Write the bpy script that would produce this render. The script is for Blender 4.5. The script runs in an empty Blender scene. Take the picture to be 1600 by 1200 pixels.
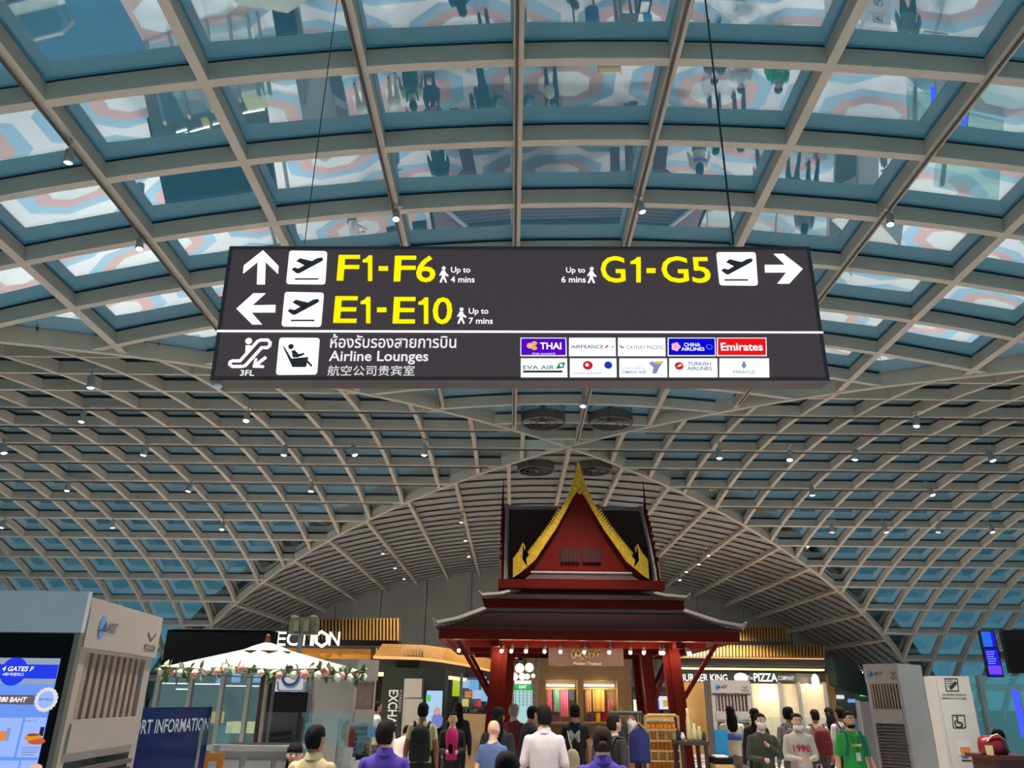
import bpy, bmesh, math, random
from mathutils import Vector, Matrix
random.seed(7)
SC = bpy.context.scene
COL = SC.collection
R = math.radians

# ------------------------------------------------------------------ camera
CAM_Z = 1.9
F_PX, PITCH, YAW, ROLL = 1200.0, 0.3903, -0.0036, 0.01222
_ct, _st, _cp, _sp, _cr, _sr = math.cos(PITCH), math.sin(PITCH), math.cos(YAW), math.sin(YAW), math.cos(ROLL), math.sin(ROLL)
_right = Vector((_cp, -_sp, 0)); _fh = Vector((_sp, _cp, 0)); _z = Vector((0, 0, 1))
C_F = _fh*_ct + _z*_st
_up = -_fh*_st + _z*_ct
C_R = _right*_cr + _up*_sr
C_U = _up*_cr - _right*_sr
cam_data = bpy.data.cameras.new('camera')
cam_data.sensor_width = 36.0
cam_data.lens = 36.0*F_PX/1600.0
cam_data.clip_end = 500
cam = bpy.data.objects.new('camera', cam_data)
COL.objects.link(cam)
cam.matrix_world = Matrix(((C_R.x, C_U.x, -C_F.x, 0), (C_R.y, C_U.y, -C_F.y, 0), (C_R.z, C_U.z, -C_F.z, CAM_Z), (0, 0, 0, 1)))
SC.camera = cam

# ------------------------------------------------------------------ view, world, large lights
SC.view_settings.view_transform = 'Standard'
SC.view_settings.look = 'None'
SC.view_settings.gamma = 1.0
SC.view_settings.use_curve_mapping = False
SC.view_settings.exposure = 0.12
SC.cycles.use_denoising = True
SC.cycles.max_bounces = 7
SC.cycles.diffuse_bounces = 3
SC.cycles.glossy_bounces = 4
SC.cycles.transparent_max_bounces = 12
SC.cycles.sample_clamp_indirect = 4.0
SC.cycles.sample_clamp_direct = 0.0
SC.cycles.caustics_reflective = False
SC.cycles.caustics_refractive = False

w = bpy.data.worlds.new('dusk_sky'); SC.world = w; w.use_nodes = True
nt = w.node_tree; nt.nodes.clear()
tc = nt.nodes.new('ShaderNodeTexCoord'); sx = nt.nodes.new('ShaderNodeSeparateXYZ')
rp = nt.nodes.new('ShaderNodeValToRGB'); bg = nt.nodes.new('ShaderNodeBackground'); wo = nt.nodes.new('ShaderNodeOutputWorld')
rp.color_ramp.elements[0].position = 0.0; rp.color_ramp.elements[0].color = (0.25, 0.60, 0.74, 1)
rp.color_ramp.elements[1].position = 0.75; rp.color_ramp.elements[1].color = (0.075, 0.20, 0.26, 1)
nt.links.new(tc.outputs['Generated'], sx.inputs[0]); nt.links.new(sx.outputs['Z'], rp.inputs[0])
nt.links.new(rp.outputs[0], bg.inputs['Color']); nt.links.new(bg.outputs[0], wo.inputs['Surface'])
bg.inputs['Strength'].default_value = 1.0

# the vault's lamp tracks run on over the camera: the next spotlights on them hang behind it
for lx, lz in ((-4.70, 7.2), (.06, 7.55), (4.72, 7.45)):
    l = bpy.data.lights.new('ceiling_spot_behind_offscreen', 'SPOT'); l.energy = 950; l.spot_size = R(95); l.spot_blend = .8; l.color = (1.0, .93, .84); l.shadow_soft_size = .12
    lo = bpy.data.objects.new('ceiling_spot_behind_offscreen', l); COL.objects.link(lo); lo.location = (lx, -2.0, lz)

# ------------------------------------------------------------------ helpers
def ray(u, v):
    return C_R*((u-800)/F_PX) - C_U*((v-600)/F_PX) + C_F
def at(u, v, Y):
    d = ray(u, v); t = Y/d.y
    return Vector((d.x*t, Y, CAM_Z + d.z*t))
def project(p):
    q = Vector(p) - Vector((0, 0, CAM_Z)); d = q.dot(C_F)
    if d < 0.05: return None
    return (800 + F_PX*q.dot(C_R)/d, 600 - F_PX*q.dot(C_U)/d)

MATS = {}
def mat(name, color, rough=0.6, metal=0.0, emit=None, estr=1.0, vary=0.06, scale=6.0, bump=0.0, spec=0.5):
    if name in MATS: return MATS[name]
    m = bpy.data.materials.new(name); m.use_nodes = True
    t = m.node_tree; b = t.nodes['Principled BSDF']
    b.inputs['Roughness'].default_value = rough; b.inputs['Metallic'].default_value = metal
    b.inputs['Specular IOR Level'].default_value = spec
    c = tuple(color) + (1,)
    if vary > 0:
        co = t.nodes.new('ShaderNodeTexCoord'); n = t.nodes.new('ShaderNodeTexNoise'); r = t.nodes.new('ShaderNodeValToRGB')
        n.inputs['Scale'].default_value = scale; n.inputs['Detail'].default_value = 4
        r.color_ramp.elements[0].color = tuple(x*(1-vary) for x in color) + (1,)
        r.color_ramp.elements[1].color = tuple(min(1, x*(1+vary)) for x in color) + (1,)
        r.color_ramp.elements[0].position = .3; r.color_ramp.elements[1].position = .7
        t.links.new(co.outputs['Object'], n.inputs['Vector']); t.links.new(n.outputs['Fac'], r.inputs[0])
        t.links.new(r.outputs[0], b.inputs['Base Color'])
        if bump > 0:
            bp = t.nodes.new('ShaderNodeBump'); bp.inputs['Strength'].default_value = bump; bp.inputs['Distance'].default_value = .01
            t.links.new(n.outputs['Fac'], bp.inputs['Height']); t.links.new(bp.outputs[0], b.inputs['Normal'])
    else:
        b.inputs['Base Color'].default_value = c
    if emit is not None:
        b.inputs['Emission Color'].default_value = tuple(emit) + (1,); b.inputs['Emission Strength'].default_value = estr
    MATS[name] = m
    return m
def srgb(r, g, b):
    f = lambda c: (c/255/12.92) if c/255 <= .04045 else ((c/255+.055)/1.055)**2.4
    return (f(r), f(g), f(b))
def emis(name, color, strength=1.0):
    if name in MATS: return MATS[name]
    m = bpy.data.materials.new(name); m.use_nodes = True; t = m.node_tree; t.nodes.clear()
    e = t.nodes.new('ShaderNodeEmission'); o = t.nodes.new('ShaderNodeOutputMaterial')
    e.inputs['Color'].default_value = tuple(color) + (1,); e.inputs['Strength'].default_value = strength
    t.links.new(e.outputs[0], o.inputs['Surface']); MATS[name] = m
    return m
def glassmat(name, refl, tint, gloss=(0.9, 0.96, 1.0), rough=0.02, fresnel=0.0):
    if name in MATS: return MATS[name]
    m = bpy.data.materials.new(name); m.use_nodes = True; t = m.node_tree; t.nodes.clear()
    g = t.nodes.new('ShaderNodeBsdfGlossy'); g.inputs['Color'].default_value = tuple(gloss) + (1,); g.inputs['Roughness'].default_value = rough
    tr = t.nodes.new('ShaderNodeBsdfTransparent'); tr.inputs['Color'].default_value = tuple(tint) + (1,)
    mx = t.nodes.new('ShaderNodeMixShader'); o = t.nodes.new('ShaderNodeOutputMaterial')
    lw = t.nodes.new('ShaderNodeLayerWeight'); lw.inputs['Blend'].default_value = .35
    ma = t.nodes.new('ShaderNodeMath'); ma.operation = 'MULTIPLY_ADD'; ma.use_clamp = True
    ma.inputs[1].default_value = fresnel; ma.inputs[2].default_value = refl
    lw.inputs['Blend'].default_value = .5; t.links.new(lw.outputs['Facing'], ma.inputs[0]); t.links.new(ma.outputs[0], mx.inputs[0])
    t.links.new(tr.outputs[0], mx.inputs[1]); t.links.new(g.outputs[0], mx.inputs[2]); t.links.new(mx.outputs[0], o.inputs['Surface'])
    MATS[name] = m
    return m

def tag(o, label=None, cat=None, group=None, kind=None):
    if label: o['label'] = label
    if cat: o['category'] = cat
    if group: o['group'] = group
    if kind: o['kind'] = kind
    return o
def empty(name, loc=(0, 0, 0), rz=0, label=None, cat=None, group=None, kind=None):
    o = bpy.data.objects.new(name, None); COL.objects.link(o); o.empty_display_size = .1
    o.location = loc; o.rotation_euler = (0, 0, rz)
    return tag(o, label, cat, group, kind)

class MB:
    """Collects geometry of one part. Coordinates are world unless a frame is given."""
    def __init__(s): s.v = []; s.f = []; s.mi = []; s.sm = False
    def add(s, verts, faces, mi=0):
        n = len(s.v); s.v += [Vector(p) for p in verts]
        for f in faces: s.f.append([n+i for i in f]); s.mi.append(mi)
        return s
    def hexa(s, p, mi=0):      # 8 points: bottom ring then top ring
        return s.add(p, [(3, 2, 1, 0), (4, 5, 6, 7), (0, 1, 5, 4), (1, 2, 6, 5), (2, 3, 7, 6), (3, 0, 4, 7)], mi)
    def box(s, c, size, rz=0, mi=0):
        hx, hy, hz = size[0]/2, size[1]/2, size[2]/2
        ca, sa = math.cos(rz), math.sin(rz); out = []
        for z in (-hz, hz):
            for x, y in ((-hx, -hy), (hx, -hy), (hx, hy), (-hx, hy)):
                out.append((c[0]+x*ca-y*sa, c[1]+x*sa+y*ca, c[2]+z))
        return s.hexa(out, mi)
    def bb(s, a, b, mi=0):
        return s.box([(a[i]+b[i])/2 for i in range(3)], [abs(b[i]-a[i]) for i in range(3)], 0, mi)
    def prism(s, poly, off, mi=0):   # planar polygon (list of points) thickened by vector off
        n = len(poly); off = Vector(off)
        s.add([Vector(p) for p in poly] + [Vector(p)+off for p in poly],
              [list(range(n))[::-1], list(range(n, 2*n))] + [(i, (i+1) % n, n+(i+1) % n, n+i) for i in range(n)], mi)
        return s
    def tube(s, pts, r, n=8, mi=0, cap=True):
        pts = [Vector(p) for p in pts]; k = len(pts)
        rr = r if isinstance(r, (list, tuple)) else [r]*k
        base = len(s.v); prev = None
        for i, p in enumerate(pts):
            d = (pts[min(i+1, k-1)] - pts[max(i-1, 0)])
            if d.length < 1e-9: d = Vector((0, 0, 1))
            d.normalize()
            if prev is None:
                a = Vector((0, 0, 1)) if abs(d.z) < .9 else Vector((1, 0, 0))
                x = d.cross(a).normalized()
            else:
                x = prev - d*prev.dot(d)
                x = x.normalized() if x.length > 1e-6 else d.orthogonal().normalized()
            prev = x; y = d.cross(x)
            for j in range(n):
                t = 2*math.pi*j/n
                s.v.append(p + (x*math.cos(t) + y*math.sin(t))*rr[i])
        for i in range(k-1):
            for j in range(n):
                s.f.append([base+i*n+j, base+i*n+(j+1) % n, base+(i+1)*n+(j+1) % n, base+(i+1)*n+j]); s.mi.append(mi)
        if cap:
            s.f.append([base+j for j in range(n)][::-1]); s.mi.append(mi)
            s.f.append([base+(k-1)*n+j for j in range(n)]); s.mi.append(mi)
        return s
    def rings(s, rings, mi=0, cap=True):   # list of equal-length point loops
        n = len(rings[0]); base = len(s.v)
        for r in rings: s.v += [Vector(p) for p in r]
        for i in range(len(rings)-1):
            for j in range(n):
                s.f.append([base+i*n+j, base+i*n+(j+1) % n, base+(i+1)*n+(j+1) % n, base+(i+1)*n+j]); s.mi.append(mi)
        if cap:
            s.f.append([base+j for j in range(n)][::-1]); s.mi.append(mi)
            s.f.append([base+(len(rings)-1)*n+j for j in range(n)]); s.mi.append(mi)
        return s
    def lathe(s, c, prof, n=16, mi=0):     # prof: (r, z)
        return s.rings([[(c[0]+r*math.cos(2*math.pi*j/n), c[1]+r*math.sin(2*math.pi*j/n), c[2]+z) for j in range(n)] for r, z in prof], mi)
    def ball(s, c, r, nu=12, nv=8, mi=0):
        r = r if isinstance(r, (list, tuple)) else (r, r, r)
        out = []
        for i in range(nv+1):
            t = math.pi*(i/nv); rad = max(math.sin(t), .02)
            out.append([(c[0]+r[0]*rad*math.cos(2*math.pi*j/nu), c[1]+r[1]*rad*math.sin(2*math.pi*j/nu), c[2]-r[2]*math.cos(t)) for j in range(nu)])
        return s.rings(out, mi)
    def build(s, name, m, parent=None, smooth=False, local=False, label=None):
        me = bpy.data.meshes.new(name)
        off = Vector((0, 0, 0))
        if parent is not None and not local:
            p = parent
            while p is not None: off += p.location; p = p.parent
        me.from_pydata([tuple(v-off) for v in s.v], [], s.f)
        ms = m if isinstance(m, (list, tuple)) else [m]
        for x in ms: me.materials.append(x)
        if len(ms) > 1: me.polygons.foreach_set('material_index', s.mi)
        if smooth: me.polygons.foreach_set('use_smooth', [True]*len(me.polygons))
        me.update()
        o = bpy.data.objects.new(name, me); COL.objects.link(o)
        if parent is not None: o.parent = parent
        if label: o['label'] = label
        return o
def copy_tree(o, parent=None):
    c = o.copy(); COL.objects.link(c); c.parent = parent
    for ch in list(o.children): copy_tree(ch, c)
    return c

class Plane:
    """A real flat face in the hall: origin, unit x and y axes, normal towards the viewer."""
    def __init__(s, o, ex, ey):
        s.o = Vector(o); s.ex = Vector(ex).normalized(); ey = Vector(ey)
        s.ey = (ey - s.ex*ey.dot(s.ex)).normalized(); s.n = s.ex.cross(s.ey)
    def st(s, u, v):
        d = ray(u, v); c = Vector((0, 0, CAM_Z))
        t = (s.o-c).dot(s.n)/d.dot(s.n); p = c + d*t - s.o
        return (p.dot(s.ex), p.dot(s.ey))
    def p(s, a, b, h=0.0): return s.o + s.ex*a + s.ey*b + s.n*h
    def pu(s, u, v, h=0.0): a, b = s.st(u, v); return s.p(a, b, h)

_tc = {}
def glyphs(txt, bold=0.0, shear=0.0):
    key = (txt, bold, shear)
    if key in _tc: return _tc[key]
    c = bpy.data.curves.new('lettering', 'FONT'); c.body = txt; c.resolution_u = 3; c.offset = bold; c.shear = shear; c.fill_mode = 'FRONT'
    o = bpy.data.objects.new('lettering', c); COL.objects.link(o)
    dg = bpy.context.evaluated_depsgraph_get()
    me = bpy.data.meshes.new_from_object(o.evaluated_get(dg))
    vs = [v.co.copy() for v in me.vertices]; fs = [list(p.vertices) for p in me.polygons]
    bpy.data.objects.remove(o); bpy.data.curves.remove(c); bpy.data.meshes.remove(me)
    xs = [v.x for v in vs]; ys = [v.y for v in vs]
    _tc[key] = (vs, fs, min(xs), max(xs), min(ys), max(ys))
    return _tc[key]
def lettering(pl, txt, a0, b0, a1, b1, m, parent, name='lettering', bold=0.0, h=0.004, shear=0.0, keep=None, local=False):
    """Lettering fitted into the rectangle (a0,b0)-(a1,b1) of a plane."""
    vs, fs, x0, x1, y0, y1 = glyphs(txt, bold, shear)
    mb = MB(); kx = (a1-a0)/(x1-x0); ky = (b1-b0)/(y1-y0)
    mb.add([pl.p(a0+(v.x-x0)*kx, b0+(v.y-y0)*ky, h) for v in vs], fs)
    return mb.build(name, m, parent, local=local)
def letter_px(pl, txt, u0, v0, u1, v1, m, parent, **k):
    a0, b1 = pl.st(u0, v0); a1, b0 = pl.st(u1, v1)
    a00, b01 = pl.st(u0, v1); a11, b11 = pl.st(u1, v0)
    return lettering(pl, txt, (a0+a00)/2, (b0+b01)/2, (a1+a11)/2, (b1+b11)/2, m, parent, **k)
def flat(pl, pts, h0, h1, m, parent, name):
    mb = MB(); mb.prism([pl.p(a, b, h0) for a, b in pts], pl.n*(h1-h0))
    return mb.build(name, m, parent)
def stroke(mb, pl, pts, wd, h0, h1):
    """Thick polyline on a plane, drawn as joined quads."""
    for i in range(len(pts)-1):
        a = Vector(pts[i]); b = Vector(pts[i+1]); d = (b-a)
        if d.length < 1e-6: continue
        d.normalize(); n = Vector((-d.y, d.x))*wd/2; e = d*wd*.25
        q = [a-e-n, b+e-n, b+e+n, a-e+n]
        mb.prism([pl.p(x, y, h0) for x, y in q], pl.n*(h1-h0))
    return mb

# ------------------------------------------------------------------ the groin vault
VS = 0.6      # the vault's size: crest 6 m above the lens
X0, YC, CREST = 2.2826*VS, 31.29*VS, CAM_Z + 10.0*VS
def drop(d): d = abs(d)/VS; return VS*(.01026*d*d - 1.744e-6*d**4 + 8.036e-9*d**6)
def slope(d):
    s = 1 if d >= 0 else -1; d = abs(d)/VS
    return s*(.02052*d - 6.976e-6*d**3 + 4.8216e-8*d**5)
def ceil_z(x, y): return CREST - min(drop(x-X0), drop(y-YC))
def surf(kind, l, a, h=0.0):
    """Point of a barrel: l across, a along its axis, h above the underside. kind 'Y' runs along Y, 'X' along X."""
    c = X0 if kind == 'Y' else YC
    g = slope(l-c); n = 1/math.sqrt(1+g*g)
    L = l + h*g*n; z = CREST - drop(l-c) + h*n
    return Vector((L, a, z)) if kind == 'Y' else Vector((a, L, z))
def ceiling_hit(u, v):
    d = ray(u, v); t = 2.0
    while t < 120:
        p = Vector((0, 0, CAM_Z)) + d*t
        if p.z > ceil_z(p.x, p.y): return p
        t += .03
    return p
def arc_positions(c, first, step, n_lo, n_hi):
    """Lattice lines across a vault, a constant distance apart along its curve."""
    out = []
    for sgn, n in ((1, n_hi), (-1, n_lo)):
        p = first
        for i in range(n+1):
            if i > 0 or sgn > 0: out.append(p)
            p = p + sgn*step/math.sqrt(1+slope(p-c)**2)
    return sorted(out)
M_BEAM = mat('painted_steel_beam', (.60, .54, .44), .5, vary=.07, scale=2.5)
M_BEAM2 = M_BEAM
M_GASKET = mat('black_rubber_gasket', (.01, .01, .012), .5, vary=0)
M_PANE = glassmat('roof_glass', .20, (.72, .87, .92), (.86, .95, 1.0), .012, .80)
M_PANEL = mat('grey_metal_roof_panel', (.30, .30, .29), .5, .1, vary=.12, scale=1.2)
ceiling = empty('ceiling', (0, 0, 0), label='vaulted steel and glass ceiling with a deep beam lattice', kind='structure')
BW, BD, GH = .17*VS, .36*VS, .42*VS     # beam width and depth, glass height above the underside

def strip_box(kind, pts, wid, h0, h1, across):
    """Box beam following (l, a) points on a barrel; wid measured along axis (across=False) or across it."""
    rings = []
    for l, a in pts:
        if across: q = [(l-wid/2, a, h0), (l+wid/2, a, h0), (l+wid/2, a, h1), (l-wid/2, a, h1)]
        else: q = [(l, a-wid/2, h0), (l, a+wid/2, h0), (l, a+wid/2, h1), (l, a-wid/2, h1)]
        rings.append([surf(kind, *x) for x in q])
    return rings
def beam(kind, pts, across, name, m):
    mb = MB(); mb.rings(strip_box(kind, pts, BW, 0, BD, across))
    o = mb.build(name, m, ceiling)
    g = MB(); g.rings(strip_box(kind, pts, BW*.55, BD, GH+.015, across))
    g.build('gasket', M_GASKET, o)
    return o
def clip_poly(poly, fn):
    out = []
    for i in range(len(poly)):
        p, q = poly[i], poly[(i+1) % len(poly)]; a, b = fn(p), fn(q)
        if a >= 0: out.append(p)
        if (a >= 0) != (b >= 0):
            t = a/(a-b); out.append((p[0]+(q[0]-p[0])*t, p[1]+(q[1]-p[1])*t))
    return out

panes = []
def barrel(kind, side, lats, axs, glazed=True):
    c = X0 if kind == 'Y' else YC; ac = YC if kind == 'Y' else X0
    lim = lambda a: (ac-a) if side < 0 else (a-ac)       # half width of the barrel at axis position a
    lo, hi = lats[0], lats[-1]
    # lattice lines along the axis
    end = axs[0] if side < 0 else axs[-1]
    for l in lats:
        g = ac + side*abs(l-c)
        if (side < 0 and g < end+.3) or (side > 0 and g > end-.3): continue
        pts = [(l, end), (l, g)] if side < 0 else [(l, g), (l, end)]
        beam(kind, pts, True, 'purlin', M_BEAM2 if kind == 'Y' else M_BEAM)
    # arches across
    if not glazed: return
    for a in axs:
        h = lim(a)
        l0, l1 = max(lo, c-h), min(hi, c+h)
        if l1-l0 < .4: continue
        n = max(3, int((l1-l0)/.8))
        beam(kind, [(l0+(l1-l0)*i/n, a) for i in range(n+1)], False, 'arch_rib', M_BEAM if kind == 'Y' else M_BEAM2)
    for i in range(len(lats)-1):
        for j in range(len(axs)-1):
            p = [(lats[i], axs[j]), (lats[i+1], axs[j]), (lats[i+1], axs[j+1]), (lats[i], axs[j+1])]
            p = clip_poly(p, lambda q: lim(q[1])-(q[0]-c)); p = clip_poly(p, lambda q: lim(q[1])+(q[0]-c)) if p else p
            if len(p) < 3: continue
            lowp = [surf(kind, l, a, GH) for l, a in p]; top = [surf(kind, l, a, GH+.02) for l, a in p]
            uv = [project(x) for x in lowp]; ar = 0
            if all(uv):
                ins = [q for q in uv if -60 < q[0] < 1660 and -60 < q[1] < 1250]
                if ins:
                    ar = abs(sum(uv[k][0]*uv[(k+1) % len(uv)][1]-uv[(k+1) % len(uv)][0]*uv[k][1] for k in range(len(uv))))/2*len(ins)/len(uv)
            panes.append((ar, kind+str(side), lowp, top))
lat_near = arc_positions(X0, 2.63*VS, 2.62*VS, 9, 9)
lat_x = arc_positions(YC, 31.55*VS, 2.53*VS, 9, 13)
ax_near = [(9.93+2.03*j)*VS for j in range(-9, 11)]
ax_left = [(-7.78+2.035*j)*VS for j in range(-20, 5)]
ax_right = [(-7.78+2.035*j)*VS for j in range(5, 27)]
barrel('Y', -1, lat_near, ax_near)
barrel('X', -1, lat_x, ax_left)
barrel('X', 1, lat_x, ax_right)
lat_far = arc_positions(X0, 2.4*VS, 2.62*VS, 10, 10)
FAR_END = 67.0*VS
barrel('Y', 1, lat_far, [YC, FAR_END], glazed=False)
panes.sort(key=lambda t: -t[0])
rest = {}
def pane_mb(mb, lowp, top):
    n = len(lowp)
    mb.add(lowp+top, [list(range(n))[::-1], list(range(n, 2*n))] + [(i, (i+1) % n, n+(i+1) % n, n+i) for i in range(n)])
for k, (ar, reg, lowp, top) in enumerate(panes):
    if k < 300 and ar > 0:
        mb = MB(); pane_mb(mb, lowp, top); mb.build('glass_pane', M_PANE, ceiling)
    else:
        pane_mb(rest.setdefault(reg, MB()), lowp, top)
for mb in rest.values(): tag(mb.build('distant_glass', M_PANE, ceiling), kind='stuff')
# diagonal ribs where the barrels meet
for sx_ in (-1, 1):
    for sy_ in (-1, 1):
        mb = MB(); rings = []
        side = Vector((1, -sx_*sy_, 0)).normalized()*.055
        for i in range(25):
            d = 28.0*VS*i/24; z = CREST - drop(d)
            p = Vector((X0+sx_*d, YC+sy_*d, z-.012))
            rings.append([p-side, p+side, p+side+Vector((0, 0, .27)), p-side+Vector((0, 0, .27))])
        mb.rings(rings); mb.build('groin_rib', M_BEAM, ceiling)
# opaque ribbed roof of the far barrel: curved metal strips with open joints below a dark shell
y = YC + .5
while y < FAR_END - .2:
    y1 = min(y+.70, FAR_END)
    half = min(y1-YC, 28.6*VS)
    mb = MB(); n = max(4, int(half/.8)*2); rg = []
    for i in range(n+1):
        l = X0-half+2*half*i/n
        lim0 = min(max(y, YC+abs(l-X0)), y1-.01)
        rg.append([surf('Y', l, lim0, .145), surf('Y', l, y1, .185), surf('Y', l, y1, .20), surf('Y', l, lim0, .16)])
    mb.rings(rg); mb.build('roof_panel', M_PANEL, ceiling)
    y += .80
mb = MB(); rg = []
for i in range(41):
    l = X0+(-28.8+57.6*i/40)*VS
    a0 = min(YC+abs(l-X0), FAR_END-.1)
    rg.append([surf('Y', l, a0, .85), surf('Y', l, FAR_END+.2, .85), surf('Y', l, FAR_END+.2, .91), surf('Y', l, a0, .91)])
mb.rings(rg); mb.build('roof_shell', M_PANEL, ceiling)
# four round fan vents beside the crossing
M_FAN = mat('dark_fan_metal', (.10, .095, .085), .5, .3, vary=.1)
for i, (fx, fy) in enumerate(((1.13, 28.2), (3.73, 28.1), (1.04, 34.9), (3.75, 34.8))):
    fx *= VS; fy *= VS; z = CREST - .04
    f = empty('ceiling_fan', (fx, fy, z), label=('dark round extractor fan on the gate sign side of the vault crossing', 'dark round extractor fan behind the gilded gable apex, beyond the crossing')[i//2], cat='fan', group=('fans on the gate sign side', 'fans beyond the crossing')[i//2])
    mb = MB(); mb.rings([[(fx+r*math.cos(2*math.pi*j/28), fy+r*math.sin(2*math.pi*j/28), z+h) for j in range(28)] for r, h in ((.46, .0), (.52, 0), (.52, .2), (.46, .2), (.46, 0))], cap=False)
    mb.build('ring', M_FAN, f)
    for r in (.18, .32):
        mb = MB(); mb.tube([(fx+r*math.cos(2*math.pi*j/24), fy+r*math.sin(2*math.pi*j/24), z) for j in range(25)], .011, 5); mb.build('guard_ring', M_FAN, f)
    mb = MB(); mb.lathe((fx, fy, z+.03), [(.02, 0), (.10, 0), (.10, .13), (.02, .13)], 14); mb.build('hub', M_FAN, f)
    for k in range(9):
        t = 2*math.pi*k/9; c, s = math.cos(t), math.sin(t); mb = MB()
        mb.prism([(fx+.08*c-.025*s, fy+.08*s+.025*c, z+.06), (fx+.45*c-.06*s, fy+.45*s+.06*c, z+.04), (fx+.45*c+.06*s, fy+.45*s-.06*c, z+.11), (fx+.08*c+.025*s, fy+.08*s-.025*c, z+.10)], (0, 0, .01))
        mb.build('blade', M_FAN, f)
    mb = MB(); mb.box((fx, fy, z+.28), (.06, .06, .3)); mb.build('hanger', M_FAN, f)

# ------------------------------------------------------------------ floor and end walls
def floor_material():
    m = bpy.data.materials.new('terrazzo_floor'); m.use_nodes = True; t = m.node_tree; b = t.nodes['Principled BSDF']
    N = lambda k: t.nodes.new(k)
    co = N('ShaderNodeTexCoord'); sp = N('ShaderNodeSeparateXYZ'); mp = N('ShaderNodeVectorMath'); mp.operation = 'SCALE'; mp.inputs['Scale'].default_value = 1.75; t.links.new(co.outputs['Object'], mp.inputs[0]); t.links.new(mp.outputs[0], sp.inputs[0])
    def M(op, a, bb=None, c=None):
        n = N('ShaderNodeMath'); n.operation = op
        for i, x in enumerate((a, bb, c)):
            if x is None: continue
            if isinstance(x, (int, float)): n.inputs[i].default_value = x
            else: t.links.new(x, n.inputs[i])
        return n.outputs[0]
    row = M('FLOOR', M('DIVIDE', sp.outputs['Y'], 3.1))
    shift = M('MULTIPLY', M('MODULO', M('ABSOLUTE', row), 2.0), 2.6)
    fx = M('ABSOLUTE', M('SUBTRACT', M('WRAP', M('ADD', sp.outputs['X'], shift), 5.2, 0.0), 2.6))
    fy = M('ABSOLUTE', M('SUBTRACT', M('WRAP', sp.outputs['Y'], 3.1, 0.0), 1.55))
    d = M('MAXIMUM', M('MAXIMUM', M('MULTIPLY', fx, .72), M('MULTIPLY', fy, 1.1)), M('MULTIPLY', M('ADD', M('MULTIPLY', fx, .72), M('MULTIPLY', fy, 1.1)), .68))
    r = N('ShaderNodeValToRGB'); r.color_ramp.interpolation = 'CONSTANT'; e = r.color_ramp.elements
    e[0].position = 0; e[0].color = (.88, .84, .80, 1)
    e[1].position = .80/2; e[1].color = (.42, .24, .21, 1)
    for p, c in ((1.22/2, (.24, .34, .43, 1)), (1.62/2, (.82, .76, .74, 1))):
        x = e.new(p); x.color = c
    t.links.new(M('DIVIDE', d, 2.0), r.inputs[0])
    n = N('ShaderNodeTexNoise'); n.inputs['Scale'].default_value = 40; t.links.new(co.outputs['Object'], n.inputs['Vector'])
    mx = N('ShaderNodeMix'); mx.data_type = 'RGBA'; mx.blend_type = 'MULTIPLY'; mx.inputs[0].default_value = .18
    t.links.new(r.outputs[0], mx.inputs[6]); t.links.new(n.outputs['Fac'], mx.inputs[7]); t.links.new(mx.outputs[2], b.inputs['Base Color'])
    b.inputs['Roughness'].default_value = .22
    return m
mb = MB(); mb.bb((-34, -9, -.2), (36, 46, 0)); tag(mb.build('floor', floor_material()), 'polished terrazzo floor with red and blue octagon bands', kind='structure')
M_ENDWALL = mat('grey_wall_panel', (.30, .30, .27), .6, vary=.08, scale=.8)
wf = empty('wall_far', (X0, FAR_END, 0), label='arched grey-green end wall of tall metal panels', kind='structure')
xs = [X0+(-28.6+57.2/15*i)*VS for i in range(16)]
for i in range(15):
    a, b = xs[i]+.02, xs[i+1]-.02
    za, zb = max(.05, CREST-drop(a-X0)+1.15), max(.05, CREST-drop(b-X0)+1.15)
    mb = MB(); mb.hexa([(a, FAR_END, 0), (b, FAR_END, 0), (b, FAR_END+.1, 0), (a, FAR_END+.1, 0), (a, FAR_END, za), (b, FAR_END, zb), (b, FAR_END+.1, zb), (a, FAR_END+.1, za)])
    mb.build('wall_panel', M_ENDWALL, wf)
mb = MB(); mb.prism([(X0-17, FAR_END+.14, 0)] + [(X0+(-28.2+56.4*i/30)*VS, FAR_END+.14, CREST-drop((-28.2+56.4*i/30)*VS)+1.1) for i in range(31)] + [(X0+17, FAR_END+.14, 0)], (0, .1, 0)); mb.build('backing_wall', M_ENDWALL, wf)
M_UPSTAND = mat('dark_upstand', srgb(60, 62, 60), .6, vary=.05)
for nm, a, b in (('wall_left', (-34, 35.6, 0), (X0-16.2, 36.0, 1.7)), ('wall_right', (X0+16.2, 35.6, 0), (36, 36.0, 1.7))):
    mb = MB(); mb.bb(a, b); tag(mb.build(nm, M_UPSTAND), 'low dark upstand at the foot of the glass vault', kind='structure')
for nm, x in (('wall_flank_left', X0-17.2), ('wall_flank_right', X0+17.0)):
    mb = MB(); mb.bb((x, 36.05, 0), (x+.2, FAR_END+.1, 1.4)); tag(mb.build(nm, M_UPSTAND), 'low dark upstand beside the grey panelled vault', kind='structure')
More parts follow.
